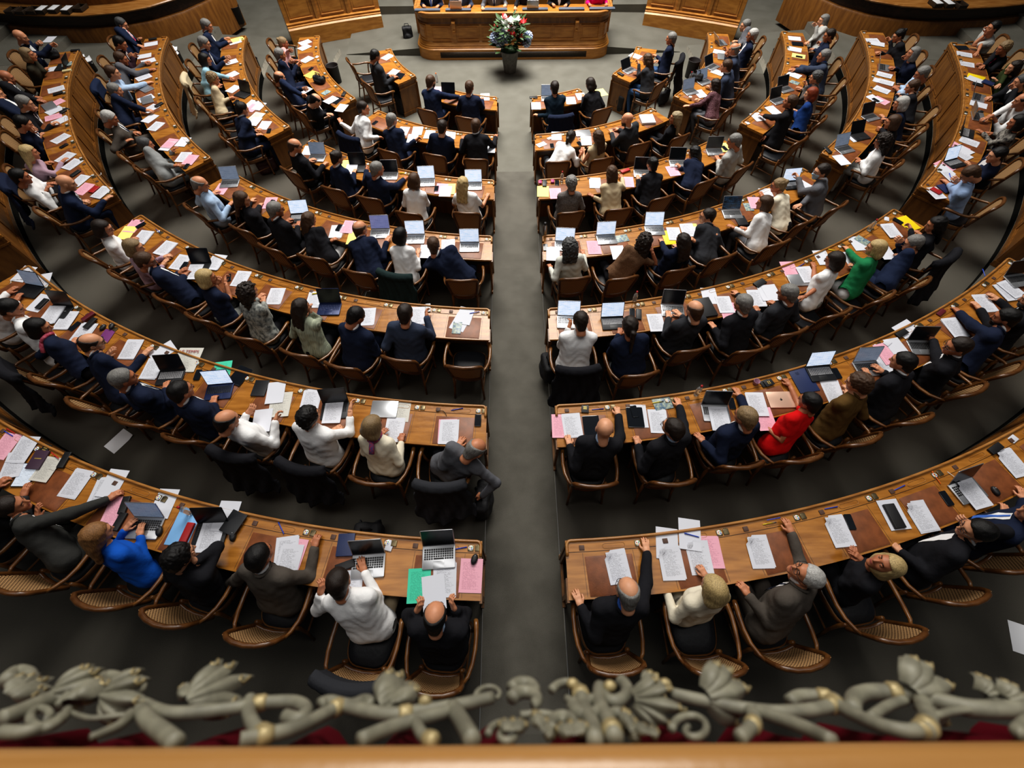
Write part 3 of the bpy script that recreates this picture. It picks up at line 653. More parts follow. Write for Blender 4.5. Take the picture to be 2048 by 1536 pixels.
def rostrum():
    t = thing('rostrum', 'long amber-wood rostrum with raised panels and rounded corners behind the flower pot', 'rostrum', (0, 0, 0))
    hw, yf, rc, H = 2.6, .42, .38, 1.08; P = [(-hw, 1.7)]
    for a in np.linspace(180, 270, 8): P.append((-hw + rc + rc * math.cos(rad(a)), yf + rc + rc * math.sin(rad(a))))
    for a in np.linspace(270, 360, 8): P.append((hw - rc + rc * math.cos(rad(a)), yf + rc + rc * math.sin(rad(a))))
    P.append((hw, 1.7)); path = arcpath(P)
    def part(n, prof, m): mb = MB(); sweep(mb, path[0], prof, path[1]); obj(n, mb, m, t, smooth='angle')
    part('plinth', [(.0, 0), (.12, 0), (.12, .25), (.09, .27), (0, .27)], W_ROST)
    part('base_moulding', [(0, .26), (.075, .27), (.085, .29), (.055, .305), (.062, .335), (.035, .36), (.015, .40), (0, .41)], W_ROST)
    part('panelled_front', [(-.04, .40), (.0, .40), (.0, .82), (-.04, .82)], W_ROST)
    part('frieze', [(-.04, .81), (.02, .81), (.035, .83), (.015, .86), (.015, .96), (-.04, .96)], W_PANEL)
    part('desk_rim', [(-.08, .95), (.04, .96), (.055, .98), (.055, 1.0), (.08, 1.02), (.088, 1.05), (.08, 1.08), (.05, H + .012), (.02, H + .012), (.02, H - .02), (-.08, H - .02)], W_RIM)
    mb = MB(); mb.rbox((0, .40 + .24, H - .025), (2 * hw + .02, .48, .04), .008, .2, seg=6); obj('desk_top', mb, W_TOP, t)
    _, _, L = front_of(path, 0, 1); c = L / 2
    spans = [(c + x - w / 2, c + x + w / 2) for x, w in ((-1.98, .52), (-1.24, .60), (-.56, .60), (.10, .60), (.76, .60), (1.38, .60), (2.10, .50), (-2.75, .7), (2.85, .7))]
    panels(t, path, spans, .445, .785, 0, W_ROST)
    for x in (-1.62, 1.72):
        mb = MB(); s = [(.0, .40), (.02, .40), (.02, .62), (.05, .64), (.045, .70), (.075, .76), (.08, .86), (.06, .90), (.0, .90)]
        p, n, _ = front_of(path, c + x - .05, c + x + .05, 2); sweep(mb, p, s, n); mb.tube([(x - .03, yf - .06, .67), (x + .03, yf - .06, .67)], .022, 10); mb.tube([(x - .04, yf - .075, .86), (x + .04, yf - .075, .86)], .024, 10); obj('carved_bracket', mb, W_ROST, t, smooth='angle')
    mb = MB(); p, n, _ = front_of(path, c - 2.05, c + 2.05, 8); sweep(mb, p, [(.115, .06), (.126, .06), (.126, .20), (.115, .20)], n)
    gm = mat('dark_grille', (.012, .010, .008), .5, col2=(.05, .03, .015), vscale=60); obj('vent_grille', mb, gm, t)
    for i, x in enumerate((-2.28, -1.46, -.50, .58, 1.55, 2.36)):
        mb = MB(); mb.rbox((0, 0, .02), (.68, .10, .035), .006, .012); mb.rbox((0, .02, .04), (.64, .05, .01), .003); o = obj('slate_grey_desk_strip', mb, mat('slate_grey', (.09, .11, .15), .5), None, Matrix.Translation((x, .50, H + .0)))
        tag(o, f"slate grey strip on rostrum edge, {ORD[i + 1]} from the left", 'desk strip', 'slate strips along the rostrum edge')
    mb = MB(); mb.rbox((0, 1.55, 1.0), (5.6, .12, 2.0), .02); 
    w = obj('wall_rostrum', mb, W_ROST); w['kind'] = 'structure'
rostrum()
def counter(sg):
    t = thing('panelled_counter', f"amber-wood panelled counter {sidew(sg)} of the rostrum", 'counter', (0, 0, 0), 0, 'panelled counters flanking the rostrum')
    a, b = Vector((sg * 3.90, 2.06)), Vector((sg * 6.40, 1.10)); P = []
    for s in np.linspace(0, 1, 9):
        q = a.lerp(b, s); bow = .10 * 4 * s * (1 - s); P.append((q.x - 0, q.y + bow * .6))
    if sg > 0: pass
    else: P = P[::-1]
    path = arcpath(P)
    def part(n, prof, m): mb = MB(); sweep(mb, path[0], prof, path[1]); obj(n, mb, m, t, smooth='angle')
    part('plinth', [(-.5, 0), (.03, 0), (.03, .42), (-.02, .46), (-.5, .46)], W_ROST)
    part('base_moulding', [(-.5, .45), (-.01, .45), (-.01, .48), (-.05, .50), (-.03, .54), (-.07, .56), (-.5, .56)], W_ROST)
    part('panelled_front', [(-.5, .55), (-.1, .55), (-.1, 1.25), (-.5, 1.25)], W_ROST)
    part('counter_top', [(-.55, 1.25), (-.06, 1.25), (-.05, 1.30), (-.08, 1.32), (-.55, 1.32)], W_RIM)
    _, _, L = front_of(path, 0, 1)
    panels(t, path, [(L * (i + .14) / 3, L * (i + .86) / 3) for i in range(3)], .62, 1.18, -.1, W_ROST)
    for i in range(1, 3):
        s = L * i / 3; mb = MB(); p, n, _ = front_of(path, s - .04, s + .04, 2); sweep(mb, p, [(-.12, .56), (-.06, .56), (-.06, 1.0), (-.03, 1.1), (-.03, 1.24), (-.12, 1.24)], n); obj('carved_bracket', mb, W_ROST, t, smooth='angle')
counter(-1); counter(1)
mb = MB()
for sg in (-1, 1):
    mb.sheet([[(sg * 4.80, .66, .012), (sg * 2.5, .57, .20)], [(sg * 4.85, 2.75, .18), (sg * 2.5, 2.75, .22)]]); mb.sheet([[(sg * 4.80, .66, -.01), (sg * 2.5, .57, -.01)], [(sg * 4.80, .66, .012), (sg * 2.5, .57, .20)]]); mb.sheet([[(sg * 4.80, .66, -.01), (sg * 4.80, .66, .012)], [(sg * 4.85, 2.75, -.01), (sg * 4.85, 2.75, .18)]])
struct('floor_dais', mb, CARPET_LIT)
mb = MB(); mb.sheet([[(-6.5, 2.75, .40), (6.5, 2.75, .40)], [(-6.5, 9, .40), (6.5, 9, .40)]]); mb.sheet([[(-6.5, 2.75, .0), (6.5, 2.75, .0)], [(-6.5, 2.75, .40), (6.5, 2.75, .40)]]); struct('floor_upper_dais', mb, CARPET_LIT)
def bench(sg):
    t = thing('curved_bench_desk', f"dark curved wooden bench desk with document ledge in the far {sidew(sg)} corner", 'desk', (0, 0, 0), 0, 'curved bench desks in the far corners')
    P = [(15.3, .7), (13.83, .13), (12.68, -.11), (11.8, -.2), (10.94, -.21), (10.1, -.05), (9.44, .27), (8.9, .8), (8.47, 1.51), (8.15, 2.4)]
    P = [(sg * x * (.985 if sg > 0 else 1), y) for x, y in P]; P = P if sg < 0 else P[::-1]; path = arcpath(P)
    def part(n, prof, m): mb = MB(); sweep(mb, path[0], prof, path[1]); obj(n, mb, m, t, smooth='angle')
    part('plinth', [(-.3, .1), (.0, .1), (.0, .95), (-.03, 1.0), (-.3, 1.0)], W_PANEL)
    part('dark_front', [(-.3, 1.0), (-.12, 1.0), (-.12, 1.27), (-.3, 1.27)], W_DARK)
    part('document_ledge', [(-.55, 1.27), (.0, 1.27), (.02, 1.30), (0, 1.32), (-.55, 1.32)], W_RIM)
    part('back_panel', [(-.95, 1.0), (-.52, 1.0), (-.52, 1.75), (-.95, 1.75)], W_PANEL)
    return path
bp_ = {sg: bench(sg) for sg in (-1, 1)}
def ledge_item(px_, py_, z): return at(px_, py_, z)
BOXM = mat('dark_document_box', (.03, .018, .01), .5); PAPER = mat('plain_white_paper', (.78, .79, .82), .7)
def docbox(x, y, i, full, sg):
    p = at(x, y, 1.34); t = thing('document_box', f"small dark document box on the far {sidew(sg)} ledge, {ORD[i]} from the frame edge", 'box', (p.x, p.y, 1.325), sg * rad(5), 'document boxes on the ledges')
    m = MB(); m.rbox((0, 0, .01), (.22, .30, .015), .003)
    for s in (-1, 1): m.rbox((s * .105, 0, .05), (.012, .30, .08), .003); m.rbox((0, s * .145, .04), (.22, .012, .07), .003)
    obj('tray', m, BOXM, t)
    if full: m = MB(); m.rbox((0, .0, .055), (.19, .27, .06), .003); obj('paper_stack', m, PAPER, t)
for i, (x, y, f) in enumerate(((27, 24, 0), (48, 24, 0), (70, 23, 0), (88, 22, 1), (112, 21, 1), (138, 22, 1), (163, 18, 0))): docbox(x, y, i + 1, f, -1)
for i, (x, y, f) in enumerate(((1918, 12, 0), (1893, 10, 1), (1870, 9, 1))): docbox(x, y, i + 1, f, 1)

# ------------------------------------------------------------------ flower arrangement
def flowers():
    t = thing('flower_arrangement', 'tall mixed bouquet of white, red and blue blooms in a grey pot before the rostrum', 'flowers', (-.10, -.36, 0))
    m = MB(); m.lathe([(.15, 0), (.16, .01), (.235, .50), (.245, .52), (.23, .53), (.215, .50)], 28); obj('pot', m, mat('grey_stone_pot', (.17, .17, .155), .8, var=.3, vscale=14), t)
    m = MB(); m.lathe([(.02, .48), (.21, .49), (.14, .56)], 16); r = random.Random(3)
    for i in range(230):
        a = r.uniform(0, 2 * PI); ph = r.uniform(.05, 1.45); rr = r.uniform(.10, .50 - .18 * ph / 1.4); b = Vector((math.cos(a) * rr, math.sin(a) * rr, .52 + (1.0 - rr * .9) * r.uniform(.1, .85))); d = (Vector((math.cos(a), math.sin(a), r.uniform(-.3, .9)))).normalized(); l = r.uniform(.13, .26); w = d.cross(Vector((0, 0, 1))).normalized() * l * r.uniform(.18, .3)
        m.sheet([[b, b + d * .002, b], [b + d * l * .4 - w, b + d * l * .45 + Vector((0, 0, .015)), b + d * l * .4 + w], [b + d * l * .75 - w * .7, b + d * l * .8 + Vector((0, 0, .01)), b + d * l * .75 + w * .7], [b + d * l, b + d * (l + .001), b + d * l]])
    obj('foliage', m, mat('bouquet_leaf', (.05, .11, .03), .6, col2=(.02, .05, .015), vscale=8), t)
    HY = mat('pale_blue_petals', (.42, .52, .78), .7, col2=(.62, .70, .86), vscale=30); WH = mat('white_petals', (.82, .84, .78), .6); RD = mat('red_petals', (.55, .012, .015), .4)
    def cl(px_, py_, kind, y=-.42):
        d = ray(px_, py_); p = CAM + d * ((y - CAM.y) / d.y) - Vector((-.10, -.36, 0)); m = MB(); r = random.Random(int(px_ * 7 + py_))
        if kind == 'h':
            for i in range(46):
                z = 1 - 2 * (i + .5) / 46; a = i * 2.4; q = Vector((math.sqrt(1 - z * z) * math.cos(a), math.sqrt(1 - z * z) * math.sin(a), z)) * .105; m.ball(p + q, (.030, .030, .022), 6)
            obj('hydrangea', m, HY, t)
        elif kind == 'w':
            for i in range(6):
                a = i * PI / 3 + r.random(); d = Vector((math.cos(a), math.sin(a) - .4, .55 + .3 * r.random())).normalized(); w = d.cross(Vector((0, 0, 1))).normalized() * .055
                m.sheet([[p, p, p], [p + d * .07 - w, p + d * .075 + Vector((0, 0, -.012)), p + d * .07 + w], [p + d * .13 - w * .6, p + d * .135, p + d * .13 + w * .6], [p + d * .16] * 3])
            obj('white_lily', m, WH, t)
        else:
            for i in range(7):
                a = i * .9 + r.random(); d = Vector((math.cos(a), math.sin(a) - .3, .7)).normalized(); w = d.cross(Vector((0, 0, 1))).normalized() * .042
                m.sheet([[p, p, p], [p + d * .06 - w, p + d * .06 + Vector((0, 0, -.01)), p + d * .06 + w], [p + d * .16] * 3])
            obj('red_bloom', m, RD, t)
    for x, y in ((989, 75), (1003, 69), (1000, 84), (1013, 76), (1056, 73), (1053, 84)): cl(x, y, 'h')
    for x, y in ((1012, 42), (1020, 46), (1027, 50), (1019, 58), (1026, 62), (1033, 44), (1010, 52), (1016, 66)): cl(x, y, 'w')
    for x, y in ((1009, 39), (1020, 64), (1037, 52), (1046, 48), (1033, 76), (1041, 78), (1025, 72), (992, 61), (1024, 54), (1047, 90)): cl(x, y, 'r')
flowers()

# ------------------------------------------------------------------ bins, bags, papers on the floor
BIN = mat('dark_brown_bin', (.02, .015, .015), .55)
def bin_(x, y, z, where, full=False):
    t = thing('waste_bin', f"round dark waste bin {where}", 'waste bin', (x, y, z), 0, 'dark waste bins')
    m = MB(); m.lathe([(.01, .0), (.135, .0), (.155, .40), (.165, .41), (.158, .415), (.148, .40), (.13, .03), (.01, .03)], 24, cap=False); obj('bucket', m, BIN, t)
    if full:
        for i in range(4):
            m = MB(); r = random.Random(i + int(x * 10)); c = Vector((r.uniform(-.05, .05), r.uniform(-.05, .05), .38 + .03 * i)); a = r.uniform(0, 3)
            m.sheet([[c + Vector((math.cos(a) * u - math.sin(a) * v, math.sin(a) * u + math.cos(a) * v, .03 * math.sin(u * 30 + i) + .4 * abs(v) * (i % 2))) for u in np.linspace(-.09, .09, 4)] for v in np.linspace(-.11, .11, 4)]); o = obj('crumpled_paper', m, PAPER, None, Matrix.Translation((x, y, z))); tag(o, f"crumpled white sheet in the bin {where}, {ORD[i + 1]} from bottom", 'paper', 'crumpled sheets in the bins')
bin_(-4.80, -.85, 0, 'beside the second left wing desk'); bin_(4.80, -.72, 0, 'beside the second right wing desk'); bin_(-8.75, -.9, .32, 'behind the third left wing desk', True); bin_(-10.5, -1.7, .51, 'behind the fourth left wing desk', True)
bin_(9.0, 1.0, .45, 'at the far right corner bench', True); bin_(-8.25, 2.25, .2, 'at the far left corner bench'); bin_(-6.85, -.85, .15, 'near the third left wing desk'); bin_(7.0, -.6, .15, 'near the third right wing desk')
BAGM = mat('black_nylon_bag', (.010, .010, .012), .7, bump=.4, bscale=20)
def bag(p, rz, label, size=(.32, .18, .42), m=BAGM, name='backpack'):
    t = thing(name, label, 'bag', p, rz); a, b, h = size
    def fn(P):
        d = np.maximum(np.maximum(np.abs(P[..., 0]) - a / 2 + .05, np.abs(P[..., 1]) - b / 2 + .05), np.abs(P[..., 2] - h / 2) - h / 2 + .05); q = np.stack([np.maximum(np.abs(P[..., 0]) - a / 2 + .06, 0), np.maximum(np.abs(P[..., 1]) - b / 2 + .05, 0), np.maximum(np.abs(P[..., 2] - h / 2) - h / 2 + .06, 0)], -1)
        d = np.sqrt((q * q).sum(-1)) - .05; e = ell(P, (0, -b * .5, h * .33), (a * .36, b * .25, h * .24)); return smin(d, e, .02) + .004 * np.sin(P[..., 0] * 40 + P[..., 2] * 30)
    V, F = nets(fn, (-a * .6, -b * .95, -.02), (a * .6, b * .6, h + .02), .018); mb = MB(); mb.add(V, F.tolist()); obj('bag_body', mb, m, t)
    mb = MB(); mb.tube([(-.06, 0, h - .01), (-.05, 0, h + .05), (.05, 0, h + .05), (.06, 0, h - .01)], .010, 6); obj('handle', mb, m, t)
    for s in (-1, 1):
        mb = MB(); mb.tube([(s * .09, b * .45, h * .9), (s * .11, b * .62, h * .6), (s * .10, b * .45, h * .1)], .012, 6, flat=1.8); obj('strap', mb, m, t)
def fl(x, y, z): p = at(x, y, z); return (p.x, p.y, z)
bag(fl(806, 226, 0), rad(-50), 'black backpack on the floor below the front left wing desk'); bag(fl(818, 82, 0.05), rad(10), 'black bag standing against the left end of the rostrum', (.30, .18, .38))
bag(fl(1243, 222, 0), rad(50), 'black backpack with brown strap under the front right wing desk'); bag(fl(1325, 208, 0), rad(40), 'flat black laptop bag leaning beside the front right wing desk', (.38, .10, .34))
bag((-.60, -14.28, 1.03), rad(85), 'black bag by the aisle beside the grey-shirted person', (.42, .16, .40)) if 0 else bag((*at(965, 992, .86 + .35).xy, .86), rad(85), 'black bag by the aisle beside the grey-shirted person', (.42, .16, .40))
bag((*at(735, 1062, .86 + .2).xy, .86), 0, 'black bag on the floor before the nearest left desk', (.34, .2, .26)); bag((*at(1094, 735, .69 + .2).xy, .69), rad(-80), 'black bag hanging by the third row desk end', (.36, .14, .38))
bag(fl(541, 345, .321), rad(35), 'dark red leather briefcase on the floor behind the third wing desk', (.42, .13, .32), mat('oxblood_leather', (.045, .010, .012), .4), 'briefcase')
bag((*at(1895, 700, 1.0).xy, .69), rad(-40), 'dark bag on the floor under the third right row', (.3, .16, .3)) if 0 else None
def flatsheet(p, rz, label, name='loose_sheet', m=PAPER):
    mb = MB(); mb.sheet([[(u, v, .002 + .02 * (u > .06) * (v > .1)) for u in np.linspace(-.105, .105, 5)] for v in np.linspace(-.148, .148, 5)]); o = obj(name, mb, m, None, Matrix.Translation(p) @ Matrix.Rotation(rz, 4, 'Z')); tag(o, label, 'paper')
flatsheet(Vector(fl(238, 882, .86)), rad(-30), 'loose white sheet lying on the dark carpet behind the second left row'); flatsheet(Vector(fl(2043, 1278, 1.026)) + Vector((0, 0, .002)), rad(-20), 'loose white sheet on the carpet at the lower right edge')

# ------------------------------------------------------------------ gallery balustrade right below the camera
def gal(x, y, lift=0):
    # a point of the bulging balustrade: the plane leans out from under the rail
    t = (1490 - y) / 150; h = .80 + .26 * t - lift; d = ray(x, y); return CAM + d * (-h / d.z)
IRON = mat('grey_green_painted_iron', (.28, .268, .20), .5, var=.35, vscale=30); GILD = mat('worn_gilding', (.52, .42, .22), .45, .3, var=.3, vscale=60)
def rail():
    c = gal(1024, 1497); yb, z = c.y, c.z
    m = MB(); prof = [(.0, -.02), (-.004, .0), (.006, .022), (.03, .032), (.075, .036), (.12, .03), (.14, .0), (.12, -.05), (.02, -.05)]
    m.loft([[(x, yb - o, z + q) for o, q in prof] for x in np.linspace(-1.8, 1.7, 9)]); o = obj('gallery_rail', m, wood('light_oak_rail', (.47, .25, .085), (.38, .19, .055), .3, (.6, 14, 14), .3)); tag(o, 'polished light wooden gallery handrail along the bottom of the view', 'railing')
    m = MB(); G = []
    for i, zz in enumerate(np.linspace(-.05, -.30, 6)): G.append([(x, yb - .03 + .025 * math.sin(x * 40 + i * .2), z + zz) for x in np.linspace(-1.8, 1.7, 160)])
    m.sheet(G); o = obj('velvet_curtain', m, mat('crimson_velvet', (.10, .004, .010), .9, spec=.1)); tag(o, 'crimson velvet curtain hanging behind the scrolled ironwork', 'curtain')
rail()
SCR = thing('scrolled_balustrade', 'grey-green wrought balustrade of scrolls and gilded leaves below the rail', 'balustrade', (0, 0, 0))
def scroll(pts, r, bands=(), taper=1.0):
    P = [gal(*p) for p in pts]; Q = []
    for i in range(len(P) - 1):
        a, b, c, d = P[max(i - 1, 0)], P[i], P[i + 1], P[min(i + 2, len(P) - 1)]
        for s in np.linspace(0, 1, 6)[:-1]: Q.append(.5 * ((2 * b) + (c - a) * s + (2 * a - 5 * b + 4 * c - d) * s * s + (3 * b - a - 3 * c + d) * s ** 3))
    Q.append(P[-1]); n = len(Q)
    m = MB(); m.tube(Q, [r * (1 - (1 - taper) * i / n) for i in range(n)], 10); sc = obj('scroll', m, IRON, SCR)
    for b in bands:
        i = min(int(b * (n - 1)), n - 2); d = (Q[i + 1] - Q[i]).normalized(); m = MB(); m.tube([Q[i] - d * .011, Q[i] - d * .006, Q[i] + d * .006, Q[i] + d * .011], [r * 1.05, r * 1.3, r * 1.3, r * 1.05], 10); obj('gilded_band', m, GILD, sc)
def leafm(x, y, ang, L, W, curl=.3, n=5):
    # an acanthus leaf: pointed fluted lobes fanning out from a stalk
    p = gal(x, y, .03); q = gal(x + math.sin(rad(ang)) * 20, y - math.cos(rad(ang)) * 20, .03); d = (q - p).normalized(); s = d.cross(Vector((0, 0, 1))).normalized(); m = MB(); mm = MB()
    for j in range(n):
        u = (j - (n - 1) / 2) / ((n - 1) / 2); e = (d + s * u * .75).normalized(); f = e.cross(Vector((0, 0, 1))).normalized(); l = L * (1 - .38 * abs(u)); w = W * .52; o = p + s * u * W * .30; G = []
        for t in np.linspace(0, 1, 8):
            ww = w * (math.sin(PI * (t * .80 + .14))) ** .8 * (1 if t < 1 else .15); G.append([o + e * l * t + f * ww * v + Vector((0, 0, .018 * math.sin(t * 2.2) - .012 * v * v - curl * .05 * t * t + .004 * (1 - abs(v)) - .008 * abs(u))) for v in np.linspace(-1, 1, 7)])
        m.sheet(G); mm.tube([G[-2][k] for k in (1, 3, 5)] + [G[-1][3]], .0028, 5)
    lf = obj('acanthus_leaf', m, IRON, SCR); obj('gilded_edge', mm, GILD, lf)
def curl_(x, y, r0, turns, a0, rr, sgn=1): scroll([(x + r0 * (1 - .75 * t) * math.cos(rad(a0) + sgn * turns * 2 * PI * t) * 1.3, y + r0 * (1 - .75 * t) * math.sin(rad(a0) + sgn * turns * 2 * PI * t)) for t in np.linspace(0, 1, 13)], rr, taper=.75)
T_ = .0105
scroll([(285, 1408), (330, 1425), (400, 1424), (480, 1414), (505, 1408), (545, 1404), (590, 1404), (612, 1418), (600, 1438), (570, 1432)], T_, (.5,)); scroll([(500, 1398), (497, 1425), (510, 1455), (528, 1468)], T_, (.98,)); scroll([(480, 1480), (530, 1470), (600, 1452), (668, 1418), (690, 1412), (745, 1424), (800, 1428), (850, 1420), (905, 1412), (985, 1395)], T_, (.12, .36, .7))
scroll([(640, 1410), (660, 1404), (700, 1412), (730, 1402), (745, 1410)], .011); scroll([(720, 1480), (780, 1455), (840, 1438), (900, 1420)], T_); scroll([(280, 1420), (300, 1445), (330, 1468), (352, 1486)], .0125); scroll([(262, 1428), (240, 1450), (205, 1466), (180, 1474)], .009, taper=.5); scroll([(0, 1440), (40, 1425), (85, 1405), (130, 1390)], .014); scroll([(0, 1464), (60, 1462), (120, 1440), (135, 1420)], .010, taper=.7); curl_(85, 1432, 28, 1.2, 0, .007)
scroll([(140, 1425), (180, 1436), (230, 1432), (262, 1428)], .004); scroll([(905, 1415), (925, 1445), (945, 1480)], .013); scroll([(830, 1440), (845, 1470), (870, 1482)], .009, (.8,)); curl_(1010, 1468, 26, 1.1, 180, .006); curl_(985, 1392, 26, .6, 180, .005, 1)
scroll([(1345, 1388), (1400, 1400), (1460, 1412), (1510, 1420), (1560, 1424), (1620, 1420), (1665, 1410), (1672, 1400), (1640, 1392), (1600, 1392), (1580, 1402)], T_, (.6, .78)); scroll([(1510, 1420), (1570, 1440), (1620, 1460), (1665, 1482)], .0105); scroll([(1665, 1402), (1700, 1425), (1760, 1450), (1815, 1462), (1850, 1458)], T_, (.05, .95)); scroll([(1842, 1392), (1848, 1415), (1858, 1440), (1850, 1462)], .0125, (.05, .92))
scroll([(1705, 1420), (1710, 1395), (1740, 1384), (1800, 1386), (1850, 1396), (1900, 1408), (1960, 1418), (2060, 1418)], .0135, (.4,)); scroll([(1740, 1436), (1775, 1412), (1810, 1400)], .008); scroll([(1850, 1438), (1900, 1424), (1950, 1418)], .006); curl_(1385, 1458, 32, 1.1, 180, .006); scroll([(1500, 1422), (1510, 1440), (1495, 1462), (1480, 1474)], .010, (.5,)); scroll([(2048, 1470), (2036, 1462), (2060, 1440)], .01)
curl_(1055, 1385, 26, .55, 200, .012); curl_(1058, 1405, 28, .55, 200, .012); curl_(1140, 1390, 30, .8, 200, .008); curl_(1180, 1410, 26, .9, 180, .012, -1); curl_(1225, 1385, 26, .9, 300, .012); curl_(1130, 1450, 24, .9, 150, .010); curl_(1230, 1445, 26, .9, 30, .010, -1); scroll([(1160, 1385), (1170, 1420), (1185, 1450), (1190, 1482)], .0125, (.1,)); scroll([(1200, 1375), (1200, 1410), (1215, 1440), (1230, 1475)], .013, (.9,)); scroll([(1040, 1430), (1090, 1428), (1130, 1440)], .006)
curl_(48, 1362, 26, .6, 180, .014); curl_(225, 1372, 24, .7, 180, .013); curl_(265, 1375, 26, .7, 250, .005)
for x, y, a, L, W, cu in ((375, 1398, 70, .14, .035, .4), (372, 1392, 55, .12, .03, .3), (130, 1400, 60, .09, .04, .5), (100, 1385, 80, .1, .03, .4), (200, 1390, 100, .12, .03, .6), (760, 1410, 60, .12, .04, .5), (790, 1405, 20, .09, .03, .5), (1420, 1395, 75, .13, .04, .4), (1425, 1390, 60, .12, .03, .3), (1300, 1385, 60, .07, .03, .4), (1835, 1388, 75, .14, .045, .4), (1830, 1380, 55, .12, .035, .3), (1270, 1400, 100, .11, .025, .5), (1975, 1390, 70, .08, .02, .6), (1025, 1462, 0, .06, .02, .5), (1085, 1462, 20, .06, .022, .5), (1150, 1470, -20, .07, .02, .5), (1260, 1462, 30, .06, .02, .5), (1300, 1470, -30, .05, .02, .5), (10, 1385, 70, .08, .03, .4), (2020, 1400, 80, .07, .025, .5)): leafm(x, y, a, L * .76, W * .85, cu)
for x, y in ((165, 1356), (262, 1352), (1145, 1368), (1220, 1372), (1330, 1368), (850, 1402), (420, 1358), (190, 1362)):
    m = MB(); m.ball(gal(x, y, .03), (.012, .010, .010), 10); obj('gilded_bud', m, GILD, SCR)
# ------------------------------------------------------------------ things lying on the desks
def paper_mat(name, base, ink, lines=46, blank=False):
    m = mat(name, base, .7); 
    if blank: return m
    nt = m.node_tree; L = nt.links; b = nt.nodes['Principled BSDF']; tc = [n for n in nt.nodes if n.type == 'TEX_COORD'][0]
    sp = node(nt, 'ShaderNodeSeparateXYZ'); L.new(tc.outputs['UV'], sp.inputs[0])
    def mth(op, a, b_=None, c=None):
        n = node(nt, 'ShaderNodeMath', _operation=op)
        for i, v in enumerate((a, b_, c)):
            if v is None: continue
            if isinstance(v, (int, float)): n.inputs[i].default_value = v
            else: L.new(v, n.inputs[i])
        return n.outputs[0]
    u, v = sp.outputs[0], sp.outputs[1]; row = mth('MULTIPLY', v, lines); line = mth('GREATER_THAN', mth('FRACT', row), .42); fl_ = mth('FLOOR', row)
    cb = node(nt, 'ShaderNodeCombineXYZ'); L.new(mth('MULTIPLY', u, 26), cb.inputs[0]); L.new(mth('MULTIPLY', fl_, 7.3), cb.inputs[1]); nz = node(nt, 'ShaderNodeTexNoise', Scale=1.0, Detail=0); L.new(cb.outputs[0], nz.inputs[0])
    word = mth('GREATER_THAN', nz.outputs[0], .44)
    c2 = node(nt, 'ShaderNodeCombineXYZ'); L.new(mth('MULTIPLY', fl_, 1.7), c2.inputs[0]); n2 = node(nt, 'ShaderNodeTexWhiteNoise', _noise_dimensions='1D'); L.new(fl_, n2.inputs['W'])
    right = mth('LESS_THAN', u, mth('ADD', mth('MULTIPLY', n2.outputs[0], .35), .55)); mar = mth('MULTIPLY', mth('GREATER_THAN', u, .12), mth('MULTIPLY', mth('GREATER_THAN', v, .09), mth('LESS_THAN', v, .90)))
    k = mth('MULTIPLY', mth('MULTIPLY', line, word), mth('MULTIPLY', right, mar)); mx = node(nt, 'ShaderNodeMix', _data_type='RGBA'); L.new(mth('MULTIPLY', k, .45), mx.inputs[0]); mx.inputs[6].default_value = (*base, 1); mx.inputs[7].default_value = (*ink, 1)
    L.new(mx.outputs[2], b.inputs['Base Color']); return m
PW = col(206, 208, 216); PT = paper_mat('printed_white_paper', PW, (.10, .10, .12)); P0_ = paper_mat('blank_white_paper', PW, PW, blank=True)
PK = paper_mat('pink_paper', col(226, 168, 184), col(160, 100, 120), 34); PY = paper_mat('yellow_paper', col(240, 228, 130), col(150, 130, 60), blank=True); PG = paper_mat('mint_green_paper', col(70, 200, 165), col(30, 110, 90), 40); PB = paper_mat('sky_blue_folder', col(130, 180, 225), PW, blank=True); PN = paper_mat('newsprint', col(200, 198, 190), (.08, .08, .08), 60)
PYF = mat('bright_yellow_folder', col(235, 205, 20), .5); NAVYC = mat('navy_cover', col(36, 48, 86), .5); PURC = mat('purple_cover', col(70, 50, 66), .5); MAGC = mat('violet_booklet', col(120, 60, 118), .5); BLKC = mat('black_cover', (.012, .012, .013), .5); REDC = mat('red_case', col(160, 30, 32), .5); MARC = mat('maroon_case', col(96, 28, 38), .5)
SILV = mat('brushed_aluminium', (.48, .49, .51), .32, .75); DARKL = mat('dark_laptop_shell', (.018, .019, .022), .45, .2); NAVL = mat('navy_laptop_shell', col(34, 46, 84), .4, .3); ROSE = mat('rose_gold_aluminium', col(226, 190, 168), .35, .5); KEYS = mat('black_keys', (.012, .012, .013), .5); KEYG = mat('silver_keys', (.3, .3, .31), .5)
def screen_mat(name, base, bars, e):
    m = mat(name, base, .25); nt = m.node_tree; L = nt.links; b = nt.nodes['Principled BSDF']; tc = [n for n in nt.nodes if n.type == 'TEX_COORD'][0]
    br = node(nt, 'ShaderNodeTexBrick', Scale=1.0); br.inputs['Color1'].default_value = (*base, 1); br.inputs['Color2'].default_value = (*bars, 1); br.inputs['Mortar'].default_value = (*base, 1); br.inputs['Brick Width'].default_value = .19; br.inputs['Row Height'].default_value = .055; br.inputs['Mortar Size'].default_value = .014; br.offset_frequency = 2
    L.new(tc.outputs['UV'], br.inputs[0]); L.new(br.outputs[0], b.inputs['Base Color']); L.new(br.outputs[0], b.inputs['Emission Color']); b.inputs['Emission Strength'].default_value = e; return m
